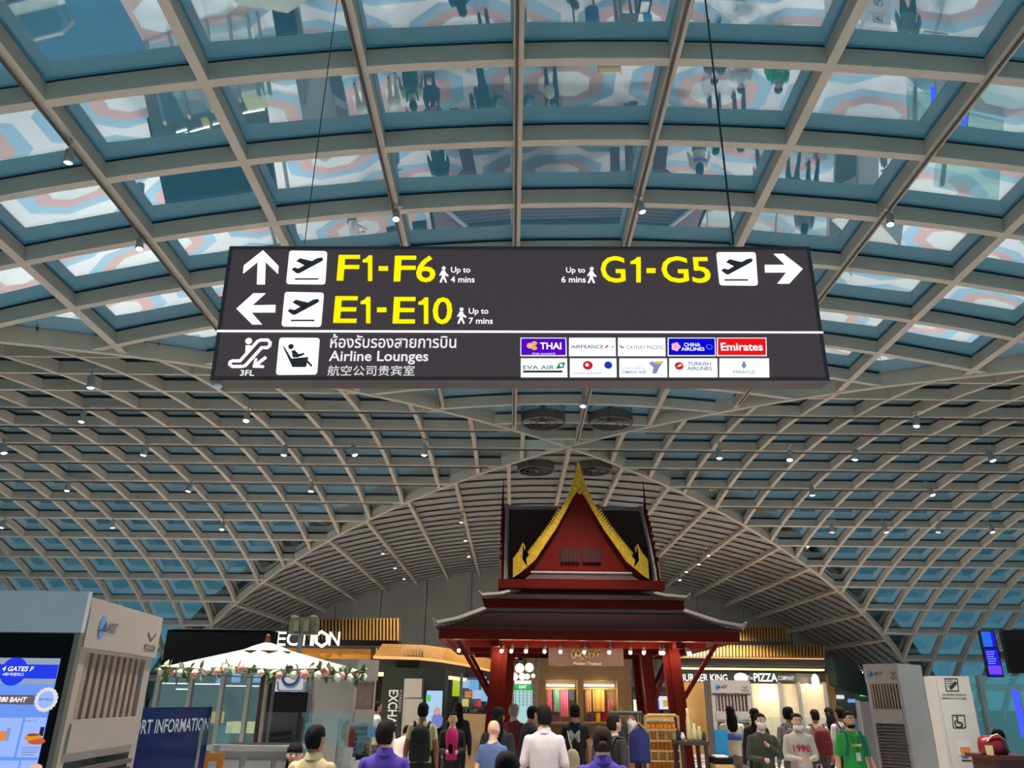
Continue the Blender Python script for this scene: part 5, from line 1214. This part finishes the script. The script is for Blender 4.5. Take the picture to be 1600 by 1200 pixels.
# ------------------------------------------------------------------ escalator and carpet behind the left kiosks (seen in the roof glass)
cp = MB(); cp.bb((-13, 7.5, 0), (-5.2, 12.5, .012)); tag(cp.build('carpet', mat('teal_blue_carpet', srgb(40, 78, 100), .9, vary=.15, scale=3)), 'teal blue carpet under the escalator', 'carpet')
es = empty('escalator', (-8.5, 10, 0), label='escalator with glass sides and steel handrails on the teal carpet', cat='escalator')
for yy in (9.4, 10.6):
    MB().bb((-11.2, yy-.02, .05), (-6.2, yy+.02, .95)).build('glass_side', M_CLEAR, es); MB().tube([(-11.3, yy, .5), (-11.4, yy, .8), (-11.2, yy, 1.0), (-6.2, yy, 1.0), (-6.0, yy, .8), (-6.1, yy, .5)], .04, 8).build('handrail', M_STEEL, es); MB().bb((-11.3, yy-.12, .012), (-6.1, yy+.12, .12)).build('skirt', M_STEEL, es)
for k in range(12): MB().bb((-11.1+.4*k, 9.54, .012), (-10.74+.4*k, 10.46, .09-.004*k)).build('step', M_CHAR, es)
# ------------------------------------------------------------------ people
import numpy as np
SKIN = {'a': mat('skin_tan', srgb(196, 142, 112), .6, vary=.04), 'b': mat('skin_light', srgb(214, 166, 140), .6, vary=.04), 'c': mat('skin_brown', srgb(150, 100, 74), .6, vary=.04)}
HAIRM = {'k': mat('black_hair', srgb(16, 12, 11), .8, vary=.3, scale=60, bump=.5, spec=.15), 'b': mat('dark_brown_hair', srgb(38, 23, 17), .8, vary=.3, scale=60, bump=.5, spec=.15), 'g': mat('grey_hair', srgb(120, 112, 104), .6, vary=.2, scale=30)}
M_SHOE = mat('dark_shoe', srgb(35, 32, 34), .5, vary=.05)
M_EYEW = mat('eye_white', srgb(225, 222, 218), .3, vary=0); M_LIP = mat('lip', srgb(168, 96, 88), .5, vary=0)
def cloth(c): return mat('cloth_%d_%d_%d' % c, srgb(*c), .85, vary=.09, scale=9)
def person(u, vtop, Y, face, label, shirt, pants, skin='a', hair='k', style='short', sleeve=.5, legs_bare=0.0, pose='down', lean=0.0, h=None, x=None, group=None, wide=1.0, head_turn=0, base=0.0, skirt=False, stride=.05, collar=False):
    """Standing figure. face: degrees the figure is turned, 0 looks towards -Y."""
    if x is None:
        top = at(u, vtop, Y); x = top.x; h = h or max(1.45, min(1.86, top.z-base))
    s = h/1.74
    root = empty('person', (x, Y, base), R(face), label, 'person', group)
    L = lambda t: Vector((t[0], t[1]*1.0, t[2]))
    def bend(p):           # forward lean about the hips
        p = Vector(p)
        if lean and p.z > .92:
            d = p.z-.92; y = p.y; a = R(lean)
            return Vector((p.x, y*math.cos(a)-d*math.sin(a), .92+d*math.cos(a)+y*math.sin(a)))
        return p
    mb = MB(); prims = []         # prims: (a, b, radius, material slot)
    def limb(pts, rs, slot, n=12):
        pts = [Vector(p) for p in pts]; mb.tube(pts, rs, n)
        mb.ball(pts[0], rs[0], n, 8); mb.ball(pts[-1], rs[-1], n, 8)
        for i in range(len(pts)-1): prims.append((pts[i], pts[i+1], (rs[i]+rs[i+1])/2, slot))
    w_ = wide
    prof = [(.78, .150, .110), (.86, .168, .122), (.95, .160, .118), (1.06, .150, .110), (1.18, .160, .114), (1.30, .176, .114), (1.37, .176, .102), (1.42, .145, .084), (1.455, .092, .068), (1.48, .056, .058), (1.54, .052, .056)]
    mb.rings([[bend((rx*w_*math.cos(2*math.pi*j/20), ry*w_*math.sin(2*math.pi*j/20), z)) for j in range(20)] for z, rx, ry in prof])
    for sx_ in (-1, 1): prims.append((bend((sx_*.075*w_, 0, .97)), bend((sx_*.085*w_, 0, 1.36)), .10*w_, 0))
    prims.append((bend((-.15*w_, 0, 1.39)), bend((.15*w_, 0, 1.39)), .06, 0)); prims.append((Vector((-.07, 0, .84)), Vector((.07, 0, .84)), .105*w_, 1)); prims.append((bend((0, 0, 1.475)), bend((0, -.005, 1.58)), .052, 2))
    # head with brow, nose, jaw and ears
    hc = bend((0, -.014, 1.612)); ht = R(head_turn); fwd = Vector((math.sin(ht), -math.cos(ht), 0)); sd = Vector((math.cos(ht), math.sin(ht), 0))
    def hp(a, b, c): return hc + sd*a + fwd*b + Vector((0, 0, c))
    rg = []
    for i in range(13):
        t = math.pi*i/12; z = -.108*math.cos(t); k = math.sin(t)**.8
        taper = 1.0 if z > -.01 else 1.0-.28*((-.01-z)/.105)
        rg.append([hp(.076*max(k, .05)*taper*math.cos(q), .096*max(k, .05)*(1.0 if math.sin(q) < 0 or z > -.02 else .94)*math.sin(q)+(.012 if z < -.02 else 0), z) for q in [2*math.pi*j/18 for j in range(18)]])
    mb.rings(rg); mb.ball(hp(0, .098, -.022), (.014, .018, .018), 8, 6); mb.ball(hp(0, .075, -.085), (.03, .022, .02), 8, 6)
    for e in (-1, 1): mb.ball(hp(e*.078, -.006, -.015), (.012, .02, .03), 8, 6)
    prims.append((hp(0, 0, -.06), hp(0, 0, .07), .082, 2))
    # legs and feet
    for sx_ in (-1, 1):
        st = stride*sx_
        hip, knee, ank = Vector((sx_*.088*w_, 0, .84)), Vector((sx_*.095, -.02-st*.6, .47)), Vector((sx_*.098, .015-st, .085))
        limb([hip, hip.lerp(knee, .5), knee], [.088*w_, .074*w_, .058], 1); cut = 3 if legs_bare > .5 else 1
        limb([knee, knee.lerp(ank, .35), ank], [.056, .054, .040], 2 if cut == 3 else 1)
        limb([ank+Vector((0, .02, -.045)), ank+Vector((sx_*.008, -.07, -.05)), ank+Vector((sx_*.015, -.155, -.055))], [.038, .036, .028], 3)
    if skirt:
        mb.lathe((0, 0, 0), [(.16, .95), (.21, .70), (.24, .42)], 20); prims.append((Vector((0, 0, .9)), Vector((0, 0, .45)), .2, 1))
    # arms: elbow and wrist per side
    P = {'down': ((.222, .02, 1.11), (.240, -.03, .87)), 'walk': ((.228, .05, 1.11), (.25, -.08, .90)), 'phone': ((.212, -.01, 1.11), (.10, -.24, 1.10)), 'chest': ((.245, -.03, 1.13), (.03, -.17, 1.27)), 'hip': ((.30, .06, 1.13), (.22, -.10, .98)), 'reach': ((.25, -.10, 1.16), (.20, -.33, 1.10))}
    pz = pose if isinstance(pose, tuple) else (pose, pose); hands = {}
    for sx_, ps_ in ((-1, pz[0]), (1, pz[1])):
        e, wv = P[ps_]; sh = bend((sx_*.163*w_, 0, 1.375)); el = bend((sx_*e[0]*w_, e[1], e[2])); wr = bend((sx_*wv[0]*(w_ if abs(wv[0]) > .15 else 1), wv[1], wv[2]))
        up = 0 if sleeve > .0 else 2; fo = 0 if sleeve > .7 else 2
        k = .5 if 0 < sleeve < .45 else .85
        mid = sh.lerp(el, k)
        limb([sh, mid], [.056, .054 if sleeve else .046], up); limb([mid, el], [.046 if fo == 2 else .05, .043], fo if sleeve < .7 else 0); limb([el, el.lerp(wr, .3), wr], [.043 if fo == 2 else .048, .042 if fo == 2 else .046, .029 if fo == 2 else .036], fo)
        d = (wr-el).normalized(); a = Vector((0, 1, 0)) if abs(d.y) < .8 else Vector((0, 0, 1)); n_ = d.cross(a).normalized(); q_ = n_.cross(d)
        pc = wr+d*.055; limb([wr, pc], [.026, .030], 2, 8); hands[sx_] = pc+d*.03
        for f in range(4):
            o_ = q_*(-.027+.018*f); ln = (.068, .078, .074, .058)[f]; curl = n_*(-sx_*.018)
            limb([pc+o_+d*.015, pc+o_+d*(.015+ln*.5)+curl*.5, pc+o_+d*(.01+ln*.85)+curl*1.8], [.0095, .009, .008], 2, 6)
        limb([wr+d*.02+q_*.02*-1, pc+q_*-.045+d*.01, pc+q_*-.05+d*.04], [.011, .010, .009], 2, 6)
    # one continuous skin
    me = bpy.data.meshes.new('body_source'); me.from_pydata([tuple(v) for v in mb.v], [], mb.f); me.update()
    tmp = bpy.data.objects.new('body_source', me); COL.objects.link(tmp)
    rm = tmp.modifiers.new('r', 'REMESH'); rm.mode = 'VOXEL'; rm.voxel_size = .0125 if Y < 12.5 else .016
    sm = tmp.modifiers.new('s', 'SMOOTH'); sm.factor = .4; sm.iterations = 2
    dg = bpy.context.evaluated_depsgraph_get(); body = bpy.data.meshes.new_from_object(tmp.evaluated_get(dg)); bpy.data.objects.remove(tmp); bpy.data.meshes.remove(me)
    nf = len(body.polygons); cen = np.empty(nf*3); body.polygons.foreach_get('center', cen); cen = cen.reshape(-1, 3)
    best = np.full(nf, 1e9); slot = np.zeros(nf, dtype=np.int32)
    for a, b, r, m in prims:
        A, B = np.array(a), np.array(b); ab = B-A; t = np.clip(((cen-A)@ab)/max(ab@ab, 1e-9), 0, 1)
        d = np.linalg.norm(cen-(A+t[:, None]*ab), axis=1)-r; k = d < best; best[k] = d[k]; slot[k] = m
    body.materials.clear()
    for m in (cloth(shirt), cloth(pants), SKIN[skin], M_SHOE): body.materials.append(m)
    body.polygons.foreach_set('material_index', slot); body.polygons.foreach_set('use_smooth', [True]*nf)
    o = bpy.data.objects.new('body', body); COL.objects.link(o); o.parent = root; o.scale = (s,)*3
    def part(m_, name, mt, smooth=True):
        q = m_.build(name, mt, root, smooth=smooth, local=True); q.scale = (s,)*3; return q
    # hair
    if style != 'bald':
        hb = MB(); rg = []
        for i in range(15):
            t = math.pi*i/14; ring = []
            for j in range(20):
                q = 2*math.pi*j/20; z = -.113*math.cos(t); k = max(math.sin(t)**.72, .04)
                line = .055 if math.sin(q) > .55 else (.0 if math.sin(q) > -.1 else -.092)
                if style == 'fringe' and math.sin(q) > .3: line = .012
                f_ = 1.0 if z > line else .80
                ring.append(hp((.087+.004*math.sin(5*q+3*t))*k*f_*math.cos(q), (.106+.004*math.sin(4*q+2*t))*k*f_*math.sin(q)-.006, z*(1 if f_ == 1 else .9)+.006))
            rg.append(ring)
        hb.rings(rg)
        if style in ('long', 'fringe', 'tail'):
            hb.rings([[hp(a_*math.cos(2*math.pi*j/14), -.055+b_+c_*math.sin(2*math.pi*j/14), z) for j in range(14)] for z, a_, b_, c_ in ([(.03, .075, .0, .05), (-.07, .088, -.01, .055), (-.16, .10, -.03, .05), (-.26, .09, -.05, .035), (-.32, .05, -.06, .02)] if style != 'tail' else [(.03, .05, -.03, .03), (-.06, .04, -.07, .035), (-.18, .035, -.09, .03), (-.28, .015, -.08, .015)])])
        part(hb, 'hair', HAIRM[hair])
        if style == 'bun': part(MB().ball(hp(0, -.115, -.035), (.042, .036, .042), 12, 8), 'hair_bun', HAIRM[hair])
    if abs(((face+180) % 360)-180) < 80 and style != 'bald':
        for e in (-1, 1):
            part(MB().ball(hp(e*.031, .086, .004), (.015, .008, .008), 10, 6), 'eye', M_EYEW); part(MB().ball(hp(e*.031, .093, .004), (.007, .004, .007), 8, 6), 'pupil', HAIRM['k'])
            part(MB().tube([hp(e*.018, .096, .024), hp(e*.032, .094, .029), hp(e*.048, .084, .024)], .004, 6), 'eyebrow', HAIRM['k'])
        part(MB().ball(hp(0, .093, -.060), (.024, .009, .007), 10, 6), 'mouth', M_LIP)
    if collar:
        part(MB().rings([[bend((r_*1.0*math.cos(q), r_*.98*math.sin(q), z)) for q in [2*math.pi*j/18 for j in range(18)]] for z, r_ in ((1.445, .088), (1.50, .066), (1.505, .062), (1.45, .080))], cap=False), 'collar', cloth(shirt))
    return dict(root=root, part=part, hp=hp, bend=bend, s=s, hands=hands, h=h, x=x, Y=Y)
def mask(p, low=0.0):
    hp = p['hp']; rg = []
    for z, f in ((-.012-low, .92), (-.04-low, 1.04), (-.075-low, .98), (-.105-low*.5, .70)):
        rg.append([hp(.079*f*math.cos(q), .103*f*math.sin(q)+.008, z) for q in [R(a) for a in range(15, 166, 15)]] + [hp(.070*f*math.cos(q), .092*f*math.sin(q), z) for q in [R(a) for a in range(165, 14, -15)]])
    p['part'](MB().rings(rg), 'face_mask', mat('white_mask', srgb(220, 214, 210), .8, vary=.02))
def backpack(p, c, label, back=True):
    """Worn pack; stands at the wearer's back."""
    r = p['root']; s = p['s']
    o = empty('backpack', r.location, r.rotation_euler.z, label, 'backpack')
    m = cloth(c); b = lambda mb, n, mt=m: setattr(mb.build(n, mt, o, smooth=True, local=True), 'scale', (s,)*3)
    rg = []
    for z, f in ((.92, .80), (.95, 1.0), (1.15, 1.05), (1.32, .95), (1.40, .6)):
        rg.append([(.15*f*math.copysign(abs(math.cos(q))**.6, math.cos(q)), .215+.085*f*math.copysign(abs(math.sin(q))**.6, math.sin(q)), z) for q in [2*math.pi*j/20 for j in range(20)]])
    b(MB().rings(rg), 'bag'); b(MB().rings([[(.11*math.cos(q), .30+.03*math.sin(q), z) for q in [2*math.pi*j/14 for j in range(14)]] for z in (.97, 1.0, 1.15, 1.17)]), 'pocket')
    for e in (-1, 1): b(MB().tube([(e*.10, .15, 1.34), (e*.115, .06, 1.46), (e*.118, -.06, 1.44), (e*.125, -.128, 1.30), (e*.15, -.10, 1.12), (e*.16, .10, 1.0)], .016, 6), 'strap')
    b(MB().tube([(-.03, .17, 1.40), (0, .19, 1.45), (.03, .17, 1.40)], .010, 6), 'loop')
PURPLE, NAVY, BLACKC = (70, 46, 150), (28, 32, 62), (24, 22, 25)
person(495, 1130, 7.4, 172, 'person in a cream shirt seen from behind near the information desk', (196, 174, 128), (60, 58, 62), 'c', head_turn=-18, sleeve=.4, collar=True)
pr = person(463, 1158, 7.9, 8, 'person with dark fringe looking down behind the white counter', (26, 30, 48), (30, 30, 36), 'b', style='fringe', pose='phone', sleeve=1)
person(605, 1122, 7.4, 186, 'person in a purple shirt with short hair seen from behind', PURPLE, BLACKC, 'b', head_turn=-22, sleeve=.4, collar=True)
person(600, 1188, 4.6, 180, 'dark haired person whose crown alone shows before the purple shirt', (40, 38, 52), BLACKC, 'a', h=1.56)
person(626, 1106, 14.4, 168, 'person in a white shirt bending forward beside the backpack wearer', (226, 212, 200), (205, 190, 165), 'a', pose='reach', lean=42, sleeve=.4, h=1.66)
p = person(662, 1093, 13.6, 180, 'person in a pale yellow shirt wearing a black backpack', (206, 196, 150), BLACKC, 'c', legs_bare=1, sleeve=.4)
backpack(p, (18, 18, 20), 'black backpack worn over the pale yellow shirt')
p = person(708, 1111, 14.6, 5, 'person in a pink top and black cardigan looking at a phone', BLACKC, BLACKC, 'b', style='long', pose='phone', sleeve=1, skirt=True)
cd = p['part']; 
cd(MB().rings([[(rx*math.cos(t_), ry*math.sin(t_), z) for t_ in [R(a) for a in range(232, 309, 8)]] + [(rx*.8*math.cos(t_), ry*.8*math.sin(t_), z) for t_ in [R(a) for a in range(308, 231, -8)]] for z, rx, ry in ((.94, .170, .128), (1.06, .160, .122), (1.18, .168, .124), (1.30, .184, .124), (1.38, .180, .110), (1.43, .14, .092), (1.46, .10, .078))]), 'pink_top', cloth((214, 36, 120)))
hh = (p['hands'][-1]+p['hands'][1])/2*p['s']; fo = empty('phone', Vector((p['x'], p['Y'], 0))+hh, R(5), 'small dark phone held by the person in the pink top', 'phone'); MB().bb((-.035, -.012, -.02), (.035, -.002, .12)).build('case', M_BLACK, fo, local=True); MB().bb((-.031, -.002, -.014), (.031, .002, .114)).build('display', emis('phone_glow', srgb(150, 170, 210), .6), fo, local=True)
person(716, 1094, 16.4, 190, 'dark haired person in black standing behind the pink top', BLACKC, BLACKC, 'a', style='long', sleeve=1)
person(771, 1123, 10.6, 150, 'bald person in a blue shirt among the crowd', (70, 90, 130), NAVY, 'b', style='bald', sleeve=.4)
person(793, 1138, 5.2, 180, 'large dark head with a shaved nape close to the white shirt', PURPLE, BLACKC, 'a', h=1.62)
person(778, 1103, 11.2, 160, 'person with loose black hair beside the pavilion post', BLACKC, BLACKC, 'a', style='long', sleeve=1)
person(850, 1097, 9.9, 176, 'person in a white short-sleeved shirt with a dark collar line', (184, 172, 174), NAVY, 'a', sleeve=.5, collar=True, wide=1.04, head_turn=10)
p = person(898, 1095, 14.5, 182, 'person in a black printed T-shirt carrying a cream drawstring bag', (24, 24, 26), BLACKC, 'a', sleeve=.4)
pl = Plane((.11, .128, 1.17), (-1, 0, 0), (0, 0, 1)); q = lettering(pl, 'M', 0, 0, .17, .17, cloth((190, 185, 175)), p['root'], name='back_print', bold=.02, h=.006, local=True); q.scale = (p['s'],)*3
bgo = empty('drawstring_bag', p['root'].location, p['root'].rotation_euler.z, 'cream drawstring bag hung over the black printed T-shirt', 'bag')
MB().rings([[(.08+.12*f*math.cos(t_), .20+.07*f*math.sin(t_), z) for t_ in [2*math.pi*j/16 for j in range(16)]] for z, f in ((.80, .7), (.84, 1), (1.0, 1.05), (1.10, .8), (1.15, .3))]).build('sack', cloth((196, 180, 142)), bgo, smooth=True, local=True); MB().tube([(.08, .18, 1.13), (.12, .13, 1.30), (.14, .04, 1.46), (.13, -.08, 1.42)], .018, 6).build('strap', cloth((206, 192, 158)), bgo, local=True)
person(940, 1132, 7.1, 178, 'person in a purple shirt with hair in a low bun', PURPLE, BLACKC, 'b', hair='b', style='bun', sleeve=.4, collar=True)
person(803, 1098, 15.2, 150, 'person in a maroon jacket with grey hair near the pavilion', (104, 24, 28), BLACKC, 'b', hair='g', sleeve=1)
person(818, 1099, 14.3, 120, 'dark haired person in black leaning towards the scarf display', BLACKC, BLACKC, 'a', sleeve=1, lean=14, pose='reach')
person(836, 1121, 12.8, 175, 'brown haired short person behind the white shirt', (110, 82, 60), BLACKC, 'a', hair='b', sleeve=1, h=1.52)
p = person(958, 1114, 11.2, 120, 'brown haired person in a dark coat beside the clothes rail', (34, 30, 32), BLACKC, 'b', hair='b', style='short', sleeve=1)
backpack(p, (62, 60, 66), 'grey backpack worn over the dark coat beside the clothes rail')
p = person(1140, 1098, 16.2, 176, 'person in a white jacket with a blue band across the back', (224, 212, 190), (112, 104, 98), 'b', style='long', sleeve=1, pose='walk', stride=.16)
p['part'](MB().rings([[(.168*math.cos(t_), .128*math.sin(t_), z) for t_ in [R(a) for a in range(25, 156, 10)]] + [(.15*math.cos(t_), .10*math.sin(t_), z) for t_ in [R(a) for a in range(155, 24, -10)]] for z in (1.16, 1.26)]), 'blue_band', cloth((70, 92, 170)))
person(1178, 1105, 15.2, 182, 'dark haired person in black behind the masked person', BLACKC, BLACKC, 'a', style='long', sleeve=1)
p = person(1186, 1113, 13.0, 6, 'person in a dark green jacket and white mask with hand on chest', (56, 58, 50), (52, 54, 46), 'b', style='tail', sleeve=1, pose=('phone', 'chest'), wide=1.06); mask(p)
p = person(1243, 1113, 13.2, -6, 'person in a cream sweatshirt with red number and lowered mask', (184, 174, 162), BLACKC, 'b', hair='b', style='tail', sleeve=1, pose='phone', wide=1.05); mask(p, .045)
pl = Plane((-.125, -.124, 1.19), (1, 0, 0), (0, 0, 1)); q = lettering(pl, '1990', 0, 0, .25, .10, cloth((176, 20, 36)), p['root'], name='number_print', bold=.02, h=.010, local=True); q.scale = (p['s'],)*3
hh = p['hands'][-1]*p['s']; gb2 = empty('carrier_bag', Vector((p['x']+.22, p['Y']-.14, .62)), 0, 'pale green printed carrier bag beside the number sweatshirt', 'bag'); MB().rings([[(.10*f*math.cos(t_), .05*f*math.sin(t_), z) for t_ in [2*math.pi*j/14 for j in range(14)]] for z, f in ((0, .8), (.03, 1), (.2, 1.0), (.26, .85))]).build('body', mat('green_white_print', srgb(120, 165, 140), .6, vary=.35, scale=18), gb2, smooth=True, local=True); MB().tube([(-.06, 0, .25), (-.03, 0, .42), (.03, 0, .42), (.06, 0, .25)], .008, 6).build('handle', M_PAINT, gb2, local=True)
p = person(1230, 1093, 15.0, 176, 'tall person in a grey hooded top with head turned aside', (128, 122, 118), (70, 68, 70), 'c', sleeve=1, head_turn=-60); backpack(p, (92, 90, 92), 'grey backpack worn over the grey hooded top')
p = person(1272, 1107, 16.8, 184, 'person wearing a maroon backpack over a pale top', (186, 172, 158), (58, 54, 54), 'a', hair='b', sleeve=.5, stride=.12); backpack(p, (98, 14, 24), 'maroon backpack worn by the person before the glass barrier')
person(1294, 1104, 17.9, 180, 'person with long dark hair in a grey top near the glass barrier', (92, 88, 92), BLACKC, 'a', style='long', sleeve=1)
p = person(1311, 1100, 16.9, 184, 'person in a white jacket wearing a black and white backpack', (206, 200, 194), BLACKC, 'a', sleeve=1); backpack(p, (26, 26, 30), 'black backpack worn over the white jacket')
p = person(1324, 1110, 13.1, 4, 'bearded person in a green T-shirt with a lanyard', (30, 138, 52), (44, 44, 52), 'a', sleeve=.5, pose=('down', 'walk'), wide=1.08)
hp = p['hp']; p['part'](MB().rings([[hp(.068*f*math.cos(t_), .098*f*math.sin(t_)+.006, z) for t_ in [R(a) for a in range(10, 171, 16)]] + [hp(.05*f*math.cos(t_), .07*f*math.sin(t_), z) for t_ in [R(a) for a in range(170, 9, -16)]] for z, f in ((-.075, 1.0), (-.095, .95), (-.118, .62))]), 'beard', HAIRM['k'])
p['part'](MB().tube([(-.07, -.03, 1.47), (-.05, -.118, 1.36), (0, -.140, 1.17), (.05, -.118, 1.36), (.07, -.03, 1.47)], .006, 6), 'lanyard', cloth((40, 40, 48))); p['part'](MB().bb((-.035, -.148, 1.06), (.035, -.140, 1.17)), 'badge', mat('badge_card', srgb(180, 185, 180), .4, vary=.2, scale=40), False)
for e in (-1, 1): p['part'](MB().tube([(e*.115, .06, 1.46), (e*.118, -.07, 1.44), (e*.13, -.132, 1.28), (e*.155, -.10, 1.12)], .016, 6), 'pack_strap', cloth((22, 78, 96)))
pl = Plane((-.075, -.130, 1.25), (1, 0, 0), (0, 0, 1))
for t_, a0, a1, m_ in (('SUB', 0, .072, cloth((225, 200, 30))), ('WAY', .076, .15, cloth((235, 238, 230)))):
    q = lettering(pl, t_, a0, 0, a1, .04, m_, p['root'], name='chest_print', bold=.02, h=.008, local=True); q.scale = (p['s'],)*3
person(590, 1085, 18.6, 120, 'person in a white shirt and black trousers standing far off at the desk', (206, 196, 190), BLACKC, 'a', sleeve=.5, pose='phone')
person(1558, 1139, 11.4, 180, 'dark haired person in grey behind the red bag', (86, 88, 92), BLACKC, 'a', sleeve=1, h=1.62)
